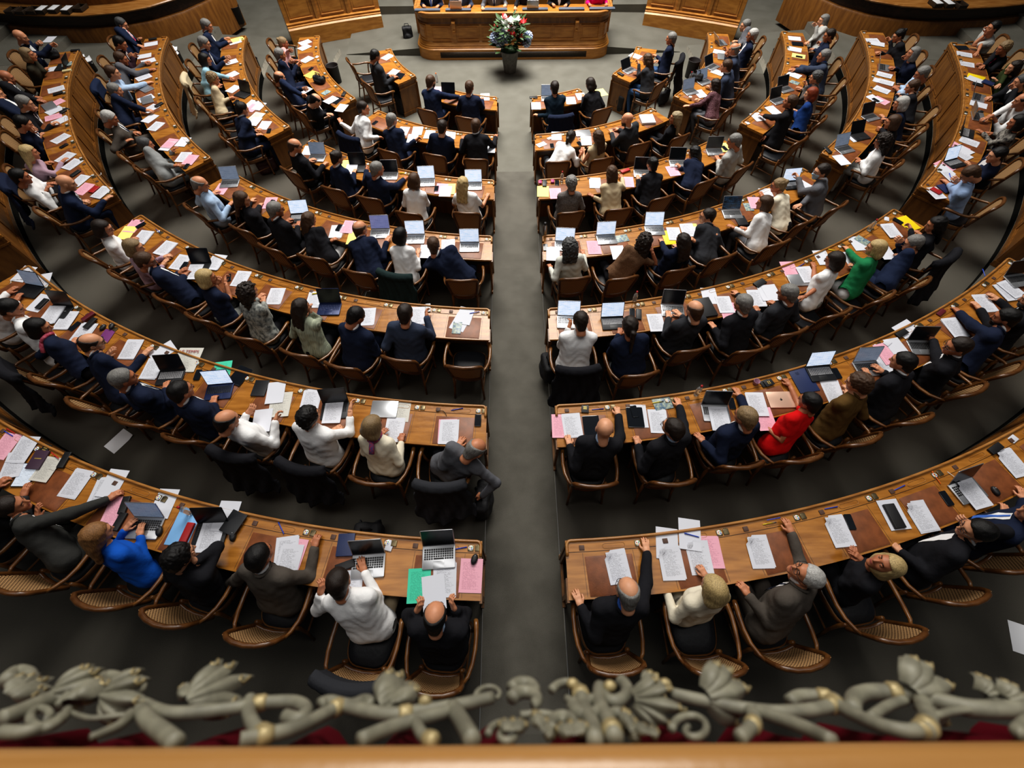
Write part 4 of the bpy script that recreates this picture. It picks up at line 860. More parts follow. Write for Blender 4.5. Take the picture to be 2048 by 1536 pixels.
SCR_B = screen_mat('bright_blue_white_screen', col(206, 216, 230), col(150, 178, 215), .8); SCR_G = screen_mat('dim_grey_blue_screen', col(120, 132, 150), col(96, 110, 130), .45); SCR_D = mat('dark_screen', (.008, .009, .011), .2); SCR_W = screen_mat('white_tablet_screen', col(190, 198, 208), col(160, 168, 180), .35); SCR_L = screen_mat('lavender_blue_screen', col(120, 126, 170), col(96, 104, 150), .55); SCR_C = screen_mat('code_screen', (.010, .012, .016), (.03, .09, .18), .35)
GLS = mat('clear_plastic', (.8, .85, .88), .08); GLS.node_tree.nodes['Principled BSDF'].inputs['Transmission Weight'].default_value = .85; STEEL = mat('steel_flask', (.35, .36, .37), .3, .9)
BPEN = mat('blue_pen', col(24, 70, 190), .35); RPEN = mat('red_pen', col(190, 30, 30), .35); OPEN_ = mat('orange_pen', col(230, 110, 30), .35); YPEN = mat('yellow_pencil', col(225, 200, 30), .4); CABW = mat('white_cable', (.75, .75, .75), .5); CABB = mat('black_cable', (.015, .015, .015), .5); PHS = mat('phone_glass', (.010, .012, .016), .12); SLV_T = mat('silver_trim', (.5, .5, .52), .3, .8); PICT = mat('photo_cover', col(70, 100, 130), .4, col2=col(170, 180, 160), vscale=25)
def uvquad(me, w, h):
    uv = me.uv_layers.new(name='uv'); n = len(me.vertices); co_ = np.zeros(n * 3, np.float32); me.vertices.foreach_get('co', co_); co_ = co_.reshape(-1, 3); li = np.zeros(len(me.loops), np.int32); me.loops.foreach_get('vertex_index', li); q = co_[li]
    uv.data.foreach_set('uv', np.stack([q[:, 0] / w + .5, q[:, 1] / h + .5], 1).astype(np.float32).reshape(-1)); return me
def sheet_mesh(w, h, th, seed, n=1, fold=False):
    r = random.Random(seed); m = MB()
    for j in range(n):
        a = r.uniform(-.05, .05) * (j > 0); dx, dy = (r.uniform(-.012, .012) * (j > 0) for _ in '12'); z0 = th * j / max(n, 1); c1, c2, ph = r.uniform(.002, .007), r.uniform(.002, .010), r.uniform(0, 6); G = []
        for v in np.linspace(-.5, .5, 9):
            row = []
            for u in np.linspace(-.5, .5, 7):
                x, y = u * w, v * h; z = z0 + .001 + c1 * (1 + math.sin(u * 4 + ph)) * .35 * abs(v) + c2 * max(0, abs(v) - .3) * (1 if v * math.cos(ph) > 0 else .2) * 2
                if fold and u < -.3 and v > .35: z += .012; x += .018; y -= .018
                row.append((x * math.cos(a) - y * math.sin(a) + dx, x * math.sin(a) + y * math.cos(a) + dy, z))
            G.append(row)
        m.sheet(G)
        if th > .004 and j == n - 1: m.rbox((0, 0, z0 / 2), (w * .98, h * .98, max(z0, .002)), .0008, .001)
    return uvquad(m.mesh('sheet'), w, h)
SH = {}
def sheetv(w, h, th, n, i, fold=False):
    k = (w, h, th, n, i % 5, fold)
    if k not in SH: SH[k] = sheet_mesh(w, h, th, i % 5 + int(w * 999), n, fold)
    return SH[k]
def slab_mesh(w, h, t, cr=.006, bev=.0015):
    k = ('slab', w, h, t, cr)
    if k not in SH: m = MB(); m.rbox((0, 0, t / 2), (w, h, t), min(bev, t * .45), cr); SH[k] = uvquad(m.mesh('slab'), w, h)
    return SH[k]
LW, LH = .312, .218
def laptop_meshes():
    m = MB(); m.rbox((0, 0, .0075), (LW, LH, .014), .003, .012); base = m.mesh('base')
    m = MB()
    for r_ in range(5):
        for c in range(13):
            if r_ == 0 and 3 < c < 9: continue
            m.rbox((-.129 + c * .0215, -.016 + r_ * .0205, .0152), (.0175, .0165, .002), .0005, .002, seg=1)
    m.rbox((0, -.016, .0152), (.10, .0165, .002), .0005, .002, seg=1); keys = m.mesh('keyboard')
    m = MB(); m.rbox((0, -.068, .0148), (.105, .062, .001), .0003, .004); tp = m.mesh('trackpad')
    m = MB(); m.rbox((0, LH / 2, .003), (LW, LH, .006), .002, .012); lid = m.mesh('screen_lid')
    m = MB(); m.sheet([[(x, LH / 2 + y, .0066) for x in np.linspace(-LW / 2 + .008, LW / 2 - .008, 3)] for y in np.linspace(-LH / 2 + .012, LH / 2 - .008, 3)]); dsp = m.mesh('display'); uvquad(dsp, LW, LH)
    return base, keys, tp, lid, dsp
LPM = laptop_meshes()
def laptop(M, label, shell, scr, keys, ang):
    t = bpy.data.objects.new('laptop', None); C.objects.link(t); t.matrix_world = M; t.empty_display_size = .1; tag(t, label, 'laptop', 'laptops on the desks')
    obj('base', LPM[0], shell, t); obj('keyboard', LPM[1], keys, t); obj('trackpad', LPM[2], shell if shell is not DARKL else KEYS, t)
    A = Matrix.Translation((0, LH / 2 - .004, .013)) @ Matrix.Rotation(rad(180 - ang) , 4, 'X').inverted() @ Matrix.Identity(4)
    A = Matrix.Translation((0, LH / 2 - .004, .014)) @ Matrix.Rotation(rad(180 - ang), 4, 'X')
    lid = obj('screen_lid', LPM[3], shell, t, A); obj('display', LPM[4], scr, lid)
    return t
LT = {'Ls': (SILV, SCR_D, KEYS, 'silver laptop with black screen'), 'Ls2': (SILV, SCR_G, KEYS, 'silver laptop with grey-blue screen'), 'Lb': (SILV, SCR_B, KEYS, 'silver laptop with bright screen'), 'Lb2': (SILV, SCR_G, KEYS, 'silver laptop with soft grey screen'), 'Lb3': (SILV, SCR_L, KEYS, 'silver laptop with lavender screen'),
      'Ld': (DARKL, SCR_D, KEYS, 'black laptop with black screen'), 'Ld2': (DARKL, SCR_D, KEYG, 'dark tablet computer on keyboard stand'), 'Ld3': (DARKL, SCR_G, KEYS, 'dark laptop with grey screen'), 'Ld4': (DARKL, SCR_D, KEYG, 'low dark laptop'), 'Le': (DARKL, SCR_B, KEYG, 'black laptop with bright screen'), 'Le2': (SILV, SCR_C, KEYS, 'silver laptop with dark lit screen'), 'Ln': (NAVL, SCR_B, KEYS, 'navy laptop with bright blue screen'), 'Ln2': (NAVL, SCR_D, NAVL, 'navy laptop with dark screen')}
ST = {  # code: name, category, description, material, width, height, thickness, sheets
 'P': ('printed_sheet', 'paper', 'printed white sheet', PT, .21, .297, .003, 2), 'P0': ('white_sheet', 'paper', 'plain white sheet', P0_, .21, .297, .001, 1), 'PS': ('document_stack', 'paper', 'thick stack of printed sheets', PT, .21, .297, .016, 3), 'K': ('pink_sheet', 'paper', 'pink sheet', PK, .21, .297, .001, 1), 'Y': ('yellow_sheet', 'paper', 'yellow sheet', PY, .21, .297, .001, 1), 'Y2': ('cream_envelope', 'paper', 'cream envelope', P0_, .20, .13, .003, 1), 'Y3': ('manila_envelope', 'paper', 'orange-yellow envelope', mat('manila_paper', col(238, 190, 90), .6), .24, .30, .004, 1), 'G': ('green_sheet', 'paper', 'mint green sheet', PG, .21, .297, .001, 1), 'W': ('newspaper', 'newspaper', 'folded newspaper', PN, .24, .33, .008, 2), 'W2': ('magazine', 'magazine', 'black and white magazine', PN, .20, .27, .006, 1), 'W3': ('open_brochure', 'brochure', 'white brochure with dark pictures', PN, .21, .28, .012, 1), 'Wt': ('newspaper', 'newspaper', 'folded newspaper with red masthead', PN, .30, .36, .008, 2)}
SL = {'B': ('folder', 'folder', 'sky blue folder', PB, .23, .32, .004), 'Yf': ('folder', 'folder', 'bright yellow folder', PYF, .23, .32, .005), 'Yb': ('envelope', 'box', 'small cream box', mat('cream_box', col(200, 186, 140), .6), .08, .17, .03), 'Nb': ('notebook', 'notebook', 'blue zip notebook', NAVYC, .16, .21, .018), 'Np': ('book', 'book', 'dark purple book', PURC, .15, .21, .018), 'N': ('notebook', 'notebook', 'dark notebook', DARKL, .17, .22, .014), 'N2': ('folder', 'folder', 'navy folder under laptop', NAVYC, .25, .33, .008), 'C1': ('booklet', 'booklet', 'violet booklet', MAGC, .15, .21, .003), 'C2': ('booklet', 'booklet', 'picture booklet', PICT, .16, .22, .003), 'C3': ('booklet', 'booklet', 'small pale leaflet', PICT, .12, .2, .002), 'C4': ('leaflet', 'leaflet', 'coloured picture leaflet', PICT, .14, .2, .003), 'Bk': ('book', 'book', 'small black book with gold lettering', BLKC, .085, .115, .012),
 'Lc': ('closed_laptop', 'laptop', 'closed grey laptop', SILV, .31, .22, .016), 'Lr': ('closed_laptop', 'laptop', 'closed rose gold laptop', ROSE, .305, .215, .014), 'T': ('tablet', 'tablet', 'dark tablet', PHS, .19, .26, .009), 'Tw': ('tablet', 'tablet', 'tablet with lit white page', DARKL, .19, .26, .009), 'F': ('phone', 'phone', 'black phone', PHS, .075, .152, .009), 'H': ('pouch', 'pouch', 'long black pouch', BLKC, .075, .18, .025), 'H2': ('pouch', 'pouch', 'soft black pouch', BLKC, .11, .24, .03), 'H3': ('spectacle_case', 'case', 'maroon spectacle case', MARC, .07, .165, .035), 'H4': ('spectacle_case', 'case', 'brown spectacle case', MARC, .06, .15, .02), 'H5': ('wallet', 'wallet', 'big black wallet', BLKC, .10, .19, .022), 'Hr': ('spectacle_case', 'case', 'red spectacle case', REDC, .075, .19, .03), 'Hr2': ('wallet', 'wallet', 'red wallet', REDC, .10, .17, .02), 'Hp': ('box', 'box', 'small magenta box', mat('magenta_box', col(150, 30, 100), .5), .065, .085, .03), 'X': ('card', 'card', 'small white card', P0_, .07, .10, .006), 'A3': ('pouch', 'bag', 'black padded bag', BLKC, .2, .22, .10), 'A2': ('briefcase', 'case', 'flat black document case', BLKC, .24, .33, .035), 'A': ('bag', 'bag', 'black bag lying on the desk', BAGM, .3, .22, .11), 'Z': ('ring_binder', 'binder', 'thick white ring binder', P0_, .29, .32, .045)}
PLACED = {}
USED = {}
DUPW = ['', 'second', 'third', 'fourth', 'fifth', 'sixth']
def where(k, sg, wing, p):
    a = polar(p)[1]; s = SEATS[(k, sg, wing)]; i = min(range(len(s)), key=lambda j: abs(s[j] - a)); return place(k, sg, wing, i + 1), (k, sg, wing, i)
def inrect(p, q):
    d = Vector((p.x - q[0].x, p.y - q[0].y)); c, s = math.cos(-q[1]), math.sin(-q[1]); x, y = d.x * c - d.y * s, d.x * s + d.y * c; return abs(x) < q[2] * .97 and abs(y) < q[3] * .97
PEND = []
def item(row, spec):
    f = spec.split(','); code = f[0]; px_, py_ = float(f[1]), float(f[2]); ang = float(f[3]) if len(f) > 3 and f[3] else None; dz = float(f[4]) if len(f) > 4 else None; tilt = float(f[5]) if len(f) > 5 else 0
    wing = row.endswith('a'); k = int(row[0]); sg = 0
    z = ZF[k] + DH + .0065; p = at(px_, py_, z + (dz or 0)); sg = -1 if p.x < 0 else 1
    if row.endswith('a'): wing = 1
    else: wing = 0
    if ang is None: yaw = polar(p)[1]
    else:
        q = at(px_ + 8 * math.sin(rad(ang)), py_ - 8 * math.cos(rad(ang)), p.z); yaw = math.atan2(-(q.x - p.x), q.y - p.y)
    if dz is None and polar(p)[0] > R[k] + DD - .05 and code[0] not in 'PK': p *= (R[k] + DD - .06) / polar(p)[0]; p.z = z
    w, h, th = (ST[code][4:7] if code in ST else SL[code][4:7] if code in SL else (LW, LH, .016) if code in LT else (.06, .1, .03))
    key = (k, sg, wing)
    if dz is None:
        base = z; c, s = math.cos(yaw), math.sin(yaw); cor = [p] + [Vector((p.x + c * u * w * .42 - s * v * h * .42, p.y + s * u * w * .42 + c * v * h * .42, 0)) for u in (-1, 1) for v in (-1, 1)]
        for q in PLACED.get(key, []):
            if any(inrect(x, q) for x in (cor if q[5] < .01 else cor[:1])): base = max(base, q[4])
        p.z = base
        if code not in ('V', 'Vb'): PLACED.setdefault(key, []).append((p.copy(), yaw, w / 2, h / 2, base + th + .0012, th))
    M = Matrix.Translation(p) @ Matrix.Rotation(yaw, 4, 'Z') @ Matrix.Rotation(rad(tilt), 4, 'X'); n = len(PEND)
    ph = where(k, sg, wing, p)[0]
    def fin(o, desc, cat, grp):
        PEND.append((o, desc, ph, cat, grp, p.copy()))
    if code in LT:
        sh, sc, ky, desc = LT[code]; t = laptop(M, '', sh, sc, ky, 108 + (n * 37) % 14); fin(t, desc, 'laptop', 'laptops on the desks'); 
        if code == 'Ld2': pass
    elif code in ST:
        nm, cat, desc, m, w, h, th, ns = ST[code]; o = obj(nm, sheetv(w, h, th, ns, n, code == 'P' and row[0] in '7' and sg > 0), m, None, M); fin(o, desc, cat, {'paper': 'papers on the desks'}.get(cat, cat + 's on the desks'))
        if code == 'Wt':
            cu = bpy.data.curves.new('masthead', 'FONT'); cu.body = 'LE TEMPS'; cu.size = .06; cu.align_x = 'CENTER'; cu.extrude = .0003; cu.materials.append(mat('masthead_red', col(150, 40, 45), .6)); x = bpy.data.objects.new('masthead', cu); C.objects.link(x); bpy.context.view_layer.update(); me = bpy.data.meshes.new_from_object(x.evaluated_get(bpy.context.evaluated_depsgraph_get())); bpy.data.objects.remove(x); x = bpy.data.objects.new('masthead', me); C.objects.link(x); x.parent = o; x.location = (0, .10, .0175)
    elif code in SL:
        nm, cat, desc, m, w, h, th = SL[code]; o = obj(nm, slab_mesh(w, h, th, .012 if code in 'FT' or nm == 'closed_laptop' else .004, .006 if code[0] in 'HA' else .0015), m, None, M)
        if code[0] == 'A' and code != 'A2': bpy.data.objects.remove(o); bag(p, yaw, '', (.32, .13, .15)); o = [x for x in C.objects if x.name.startswith('backpack')][-1]; o.name = 'handbag'; 
        if code in ('T', 'Tw', 'F'):
            mm = MB(); mm.sheet([[(x, y, th + .0004) for x in (-w * .46, w * .46)] for y in (-h * .47, h * .47)]); me = mm.mesh('screen'); uvquad(me, w, h); obj('screen', me, SCR_W if code == 'Tw' else PHS, o)
        if code in ('Bk', 'Np'):
            for j in range(2 if code == 'Bk' else 1): mm = MB(); mm.rbox((0, (.012 - j * .022), th), (w * .5, .010, .0008), .0002, .0008); obj('gold_lettering', mm, mat('gold_print', col(200, 170, 90), .4, .5), o)
        if code == 'Lr':
            mm = MB(); mm.lathe([(.001, 0), (.014, 0), (.014, .0006), (.001, .0006)], 16, M=Matrix.Translation((0, -.002, th))); mm.rbox((.003, .017, th + .0003), (.006, .010, .0006), .0002, .003); obj('lid_emblem', mm, BLKC, o)
        if code == 'Z': mm = MB(); mm.rbox((-.12, 0, th * .5), (.04, .318, th * .7), .004); obj('spine', mm, PAPER, o)
        fin(o, desc, cat, cat + 's on the desks')
    elif code in ('E', 'Er', 'Eo', 'Ey'):
        m, c = {'E': (BPEN, 'blue pen'), 'Er': (RPEN, 'red pen'), 'Eo': (OPEN_, 'orange pen'), 'Ey': (YPEN, 'yellow pencil')}[code]
        mm = MB(); mm.tube([(0, -.07, .006), (0, -.062, .006), (0, .05, .006), (0, .07, .006)], [.0015, .0045, .005, .0045], 8); o = obj('pen', mm, m, None, M); mm = MB(); mm.tube([(0, .02, .0125), (0, .066, .0125)], .0016, 5); mm.tube([(0, .045, .006), (0, .072, .006)], .0056, 8); obj('cap_clip', mm, SLV_T if code == 'Ey' else m, o); fin(o, c, 'pen', 'pens on the desks')
    elif code == 'M':
        mm = MB(); mm.loft([[(.031 * s * math.cos(a), .052 * s * math.sin(a), zz) for a in np.linspace(0, 2 * PI, 21)[:-1]] for s, zz in ((.9, 0), (1, .006), (.98, .016), (.85, .027), (.55, .033), (.15, .035))]); o = obj('computer_mouse', mm, BLKC, None, M); mm = MB(); mm.tube([(-.004, .026, .034), (.004, .026, .034)], .006, 8); obj('scroll_wheel', mm, SLV_T, o); fin(o, 'black computer mouse', 'mouse', 'mice on the desks')
    elif code in ('O', 'O2', 'Th', 'J', 'J2'):
        t = bpy.data.objects.new({'Th': 'steel_flask', 'J': 'cup', 'J2': 'highlighter_pen'}.get(code, 'plastic_bottle'), None); C.objects.link(t); t.matrix_world = M
        if code == 'J2': mm = MB(); mm.tube([(-.05, 0, .008), (.05, 0, .008)], .008, 8); obj('barrel', mm, YPEN, t); fin(t, 'short highlighter pen', 'pen', 'pens on the desks')
        elif code == 'J': mm = MB(); mm.lathe([(.001, 0), (.03, 0), (.036, .055), (.037, .06), (.033, .058), (.028, .01), (.001, .01)], 16); obj('cup_body', mm, mat('mauve_jar', col(160, 120, 140), .4) if k == 6 else WHITE, t); fin(t, 'small round cup', 'cup', None)
        elif code == 'Th': mm = MB(); mm.lathe([(.001, 0), (.034, 0), (.036, .01), (.036, .17), (.024, .20), (.022, .21), (.001, .21)], 18); obj('flask_body', mm, STEEL, t); mm = MB(); mm.lathe([(.023, .205), (.024, .235), (.02, .245), (.001, .245)], 14); obj('lid', mm, BLKC, t); fin(t, 'steel drinking flask', 'flask', None)
        else: mm = MB(); mm.lathe([(.001, 0), (.028, 0), (.031, .01), (.030, .12), (.027, .14), (.012, .175), (.012, .19)], 16); obj('bottle_body', mm, GLS, t); mm = MB(); mm.lathe([(.013, .182), (.0135, .205), (.001, .205)], 12); obj('cap', mm, OPEN_ if k == 1 else REDC, t); fin(t, 'clear plastic bottle with coloured cap', 'bottle', 'bottles on the desks')
    elif code in ('V', 'Vb'):
        r_ = random.Random(n); P = [(0.0, 0, .004)]; a = r_.uniform(0, 6)
        for i in range(16): a += r_.uniform(-.9, 1.2) * .6; P.append((max(-.14, min(.14, P[-1][0] + .032 * math.cos(a))), max(-.07, min(.07, P[-1][1] + .022 * math.sin(a))), .004 + .004 * (i % 2)))
        mm = MB(); mm.tube(P, .003, 6); o = obj('cable', mm, CABW if code == 'V' else CABB, None, M); mm = MB(); mm.rbox((P[-1][0], P[-1][1], .008), (.012, .02, .009), .002); obj('plug', mm, CABW if code == 'V' else CABB, o); fin(o, 'white cable' if code == 'V' else 'black cable', 'cable', 'cables on the desks')
ITEMS = """7L G,838,1171,3 Ls,878,1114,1 P,890,1160,2 K,942,1151,4 M,949,1119,20 E,919,1097,80
7L Nb,692,1090,8 Ls,737,1132,5 X,779,1091,20 H,691,1132,70 P,700,1177,5
7L K,586,1109,20 P,573,1106,8 P,577,1124,14 E,563,1057,-25
7L Ld,422,1068,17 P,424,1072,17 B,366,1058,25 Hr,377,1066,25 M,467,1073,10 X,482,1039,20 O,382,1026,0 N,470,1047,35 P0,455,1033,20
7L Ls2,292,1056,24 P0,328,1007,24 M,320,1063,10 K,231,1022,24 H,251,1011,20 H,241,1044,30
7L P,151,968,35 P,207,982,24 P0,226,967,30
7L Tw,53,950,30 P,30,929,22 P,48,901,33 K,10,892,38 Np,79,921,32 Bk,91,899,40 W2,94,939,35 Er,114,913,-50 H,131,921,30 Er,23,863,-60 E,19,868,-60
7R P,1235,1132,-14 P0,1334,1087,-2 P,1344,1125,-12 K,1421,1104,-12 P,1398,1116,-14 P0,1379,1069,-3 E,1383,1071,-75 P,1520,1102,-17
7R Ey,1538,1047,80 E,1543,1040,80 P,1677,1061,-25 F,1699,1044,-22 P0,1787,1029,-28 H2,1786,1033,-28 P,1843,1034,-32 E,1661,1016,80 E,1798,976,65 Ls,1934,982,-40 P,1944,988,-38 F,1892,997,-35 M,1989,983,-35 Eo,1872,956,-35 V,1894,944,60 P,2026,926,-40 H,1989,898,55 X,2026,878,50
6L K,895,862,3 P,899,863,4 F,956,841,3 Vb,893,832,0 E,914,819,80 W3,802,822,10 Lc,769,819,10 P,789,860,12
6L Ld,670,822,8 P,667,824,10 PS,622,802,14 W,561,809,12 P0,552,786,10 N,521,777,20
6L Ln,439,784,15 G,444,743,12 F,396,750,20 T,480,752,40
6L Ld2,342,755,20 PS,305,738,27 Wt,373,720,25 P0,325,703,60
6L PS,262,700,30 PS,168,666,35 C1,213,672,35 H3,179,635,55 H,184,649,45 F,150,653,50 M,207,656,40 M,225,654,20
6L Ld,119,624,40 PS,108,631,35 PS,132,642,35 Ld3,61,583,45 P0,48,548,45 P0,84,563,20 P0,79,606,45 H,86,609,45 V,20,568,30
6R K,1122,852,-3 P,1144,852,-10 T,1183,852,-8 Bk,1170,817,0 E,1195,819,85 P0,1276,832,-8 T,1270,835,-8 F,1268,824,-15 P,1317,843,-8 C2,1325,807,80 Ey,1315,805,80 Ls,1431,827,-12 P,1439,838,-14 F,1463,807,-15 O,1392,789,0 K,1530,838,-20 PS,1513,809,-17 J,1510,767,0 Bk,1530,767,70
6R Lr,1561,800,-20 Bk,1536,767,70 N2,1607,761,-30 Le,1640,748,-28 F,1673,747,-30 P,1666,784,-25 Lb2,1735,738,-30 PS,1769,723,-30 K,1772,710,-35
6R Ls,1843,696,-28 K,1772,708,-40 P0,1792,698,-38 H,1802,668,60 P0,1812,658,60 X,1772,688,50 PS,1909,656,-40 H4,1881,626,50 P,1970,607,-38 PS,2013,584,-45 P,2021,580,-50 Ls,2033,564,-45 O,2045,523,0 E,1967,546,-20
5L P0,921,644,30 P0,930,632,20 E,949,626,80 C3,914,656,10 P,835,632,4 P,735,633,8 Vb,731,599,80 Ln2,659,619,14 P,629,599,16 J2,632,588,0 P,552,592,20
5L P,482,558,30 Ld,399,537,25 P,389,545,25 PS,432,525,35 PS,333,497,45 P,361,525,40 F,369,532,35 K,267,452,40 F,282,451,60 PS,287,475,40 E,317,463,-50 Y,254,466,35
5R Lb,1137,645,-2 Le,1226,647,-12 O,1268,603,0 F,1264,626,0 H,1277,630,0 P,1312,645,-15 Ls,1345,622,-8 A2,1409,617,-28 P0,1419,592,-15 K,1457,622,-18 P,1449,609,-20 P,1513,597,-22 H5,1519,567,60 P0,1533,586,-25
5R P0,1543,586,-30 Lc,1598,561,-28 P,1612,551,-30 K,1579,538,-25 E,1602,531,60 P0,1645,515,-30 P,1703,518,-32 P0,1716,487,-35 C4,1724,481,-60 P0,1772,505,-35 PS,1782,462,-40 Yf,1815,447,-50 F,1795,443,-60 X,1773,438,0 O,1737,460,0 J2,1663,501,0
4L Lb,939,495,3 P,896,493,0 Lb,830,479,8 P0,853,503,10 Lb3,760,468,10 Y,708,476,15 P0,673,463,15 K,697,454,25 F,678,456,30 Le,599,437,12 K,540,406,20 F,543,406,40
4L Lb2,460,368,20 K,443,378,35
4R Lb,1129,493,0 Th,1089,470,0 F,1091,495,-5 X,1104,498,0 P0,1106,509,0 K,1188,495,-10 Lb,1213,480,-15 P0,1236,505,-15 C2,1243,477,80 Lb,1309,462,-15 Yf,1340,475,-20 P,1348,468,-15 Y,1383,460,-15 P,1376,460,-20 P0,1401,466,-25 Le2,1464,429,-22 N,1490,449,-30 C4,1497,414,-25 K,1510,406,-20
4R P0,1533,388,-25 Le,1584,371,-35 P0,1612,373,-60
3L Lb,947,373,3 Y,899,378,5 Lb,853,366,5 K,883,378,15 F,873,378,10 P0,891,383,10 Ls,779,353,12 J2,805,347,0 Ld,714,338,15 Y,690,330,10 P0,703,340,15 Ls2,634,317,25 P0,617,301,25
3R Y,1086,383,0 K,1111,387,-8 Hp,1080,366,0 H,1089,368,0 Hp,1105,364,0 F,1114,366,0 O2,1123,363,0
3R P0,1190,366,-5 K,1256,364,-8 Ls,1284,348,-8 Hr,1250,343,70 Ls,1355,328,-15 K,1346,342,-30 Ls,1429,305,-22 Y,1447,295,-30 F,1449,297,-45
2L P0,980,297,5 P0,901,270,8 P0,859,269,20 P,835,262,15 P0,807,262,25 P,825,277,15 F,750,246,50
2R P0,1113,272,0 Y2,1083,289,-50 F,1104,292,-10 X,1099,277,70 Lc,1166,267,-15 J2,1163,279,0 F,1160,289,-40 P,1172,283,-10 Z,1294,241,-22
1L Ld,896,193,12 O,874,165,0 K,876,180,15 P0,970,194,0
1R P0,1072,212,-3 Lb2,1096,198,-5 P,1142,201,-12 P0,1162,193,-25 Y,1203,185,-40 H,1067,196,85 Er,1139,187,75
1a P0,775,114,60 P0,787,145,50 T,799,152,40
1a P0,1271,112,-70 Ls,1259,142,-62 H,1241,149,-60
2a P0,610,85,70 P0,609,95,65 P,614,119,60 X,634,114,50 F,622,138,50 Y3,623,149,60 A,640,165,55 C4,652,185,60 T,673,201,50 P0,683,216,40 P0,662,201,60 H,688,189,30
2a Ls,1442,86,-95 P0,1439,104,-80 Lc,1444,114,-85 Ls,1425,135,-65 Ls2,1409,165,-55 Ls2,1381,185,-50 P,1401,188,-45 J,1379,199,0 O,1378,163,0 A3,1391,160,0 P0,1436,145,-70
3a P0,470,84,75 Y,475,79,75 P0,462,124,75 P,462,150,65 P,467,178,55 Ld,485,190,55 P0,503,208,50 K,505,216,50 F,472,204,50 W,513,234,45 P0,510,244,40
3a P0,518,213,45 P,529,251,35 F,538,262,20
3a P,1515,234,-45 X,1495,246,-50
3a P0,1589,77,-85 T,1595,88,-85 P,1590,99,-80 Y,1597,112,-80 F,1598,114,-80 P0,1588,150,-70 C4,1589,165,-70 Ls,1571,180,-55 Ls,1556,203,-55 P,1546,221,-50
4a P0,302,88,80 H,306,79,80 P0,289,112,80 P0,297,122,75 P,287,155,70 Lc,292,178,65 P,292,197,70 Lc,295,201,75 P,302,217,60 H,319,211,60 P0,300,237,55 P,312,253,50 P0,335,292,45 K,340,287,45 P0,366,284,40 P,368,314,35 F,373,333,40 K,381,320,40
4a P,1744,81,-90 P0,1755,88,-80 Ls,1767,136,-80 P,1769,150,-75 Y2,1753,160,-75 P,1771,165,-75 P,1764,180,-70 K,1762,201,-65 P0,1749,198,-60 F,1751,201,-60 Ls,1741,236,-55 P0,1706,274,-50 Ld,1720,274,-50 Lb2,1689,300,-50 P0,1683,320,-45 H,1655,302,-45
5a Ld,124,135,85 P0,112,137,80 C4,135,131,80 Yb,135,143,80 A,99,117,0 H,151,102,85 P,113,179,75 H,117,188,75 Lc,99,213,70 K,112,206,65 P0,109,221,65 K,107,234,75 P0,122,241,65 H,130,223,60 P,122,277,60 F,128,292,60 P,132,315,55 P,145,329,55 H,152,348,55 P,160,361,50 K,168,378,50 Hr2,189,380,50 PS,203,386,50 V,185,350,0
5a T,1924,96,-90 P,1929,109,-80 P,1932,128,-80 Yf,1952,155,-75 P0,1950,160,-70 H5,1955,170,-75 Ls,1957,196,-75 P0,1957,209,-75 Ls,1955,234,-80 M,1960,225,-80 Ld4,1934,267,-75 P,1939,284,-70 K,1919,295,-65 P0,1927,300,-60 P,1924,310,-60 Le,1909,328,-55 K,1889,333,-60 P0,1889,340,-50 P,1901,353,-45 E,1899,353,-20 P,1871,386,-45 Hr2,1871,383,-60 Nb,1889,378,-50
7L P0,868,1185,-4
6L P0,525,842,10
5L F,856,616,0
5L F,457,556,0
2a P,610,181,60
5a P0,99,79,45
5a Nb,1986,169,-70"""
for l in ITEMS.split('\n'):
    row, *sp = l.split()
    r_ = row[1:] if row[1:] == 'a' else row
    for s in sp: item(row if not row.endswith('a') else row[0] + 'a', s)
for x_, y_, sh in ((913, 17, ROSE), (1065, 16, SILV)):
    p = at(x_, y_, 1.09); laptop(Matrix.Translation((p.x, .58, 1.082)) @ Matrix.Rotation(PI, 4, 'Z'), f"open laptop on the rostrum with its {'pale pink' if sh is ROSE else 'grey'} lid towards the hall", sh, SCR_G, KEYS, 100)
# each label says which one: look, place, and - where a place holds several alike - the order from the aisle or rim
by = {}
for e in PEND: by.setdefault((e[1], e[2]), []).append(e)
POSW = {2: ('nearer', 'farther'), 3: ('nearest', 'middle', 'farthest')}
for (desc, ph), L in by.items():
    L.sort(key=lambda e: (e[5].x))
    for i, (o, d, h, cat, grp, p) in enumerate(L):
        pre = '' if len(L) == 1 else {0: 'leftmost ', len(L) - 1: 'rightmost '}.get(i, 'middle ' if len(L) == 3 else DUPW[min(i, 5)] + ' ')
        tag(o, f"{pre}{d}, {h}", cat, grp)
        o['label'] = o['label'].replace(' place from rostrum end', ' place from rostrum')

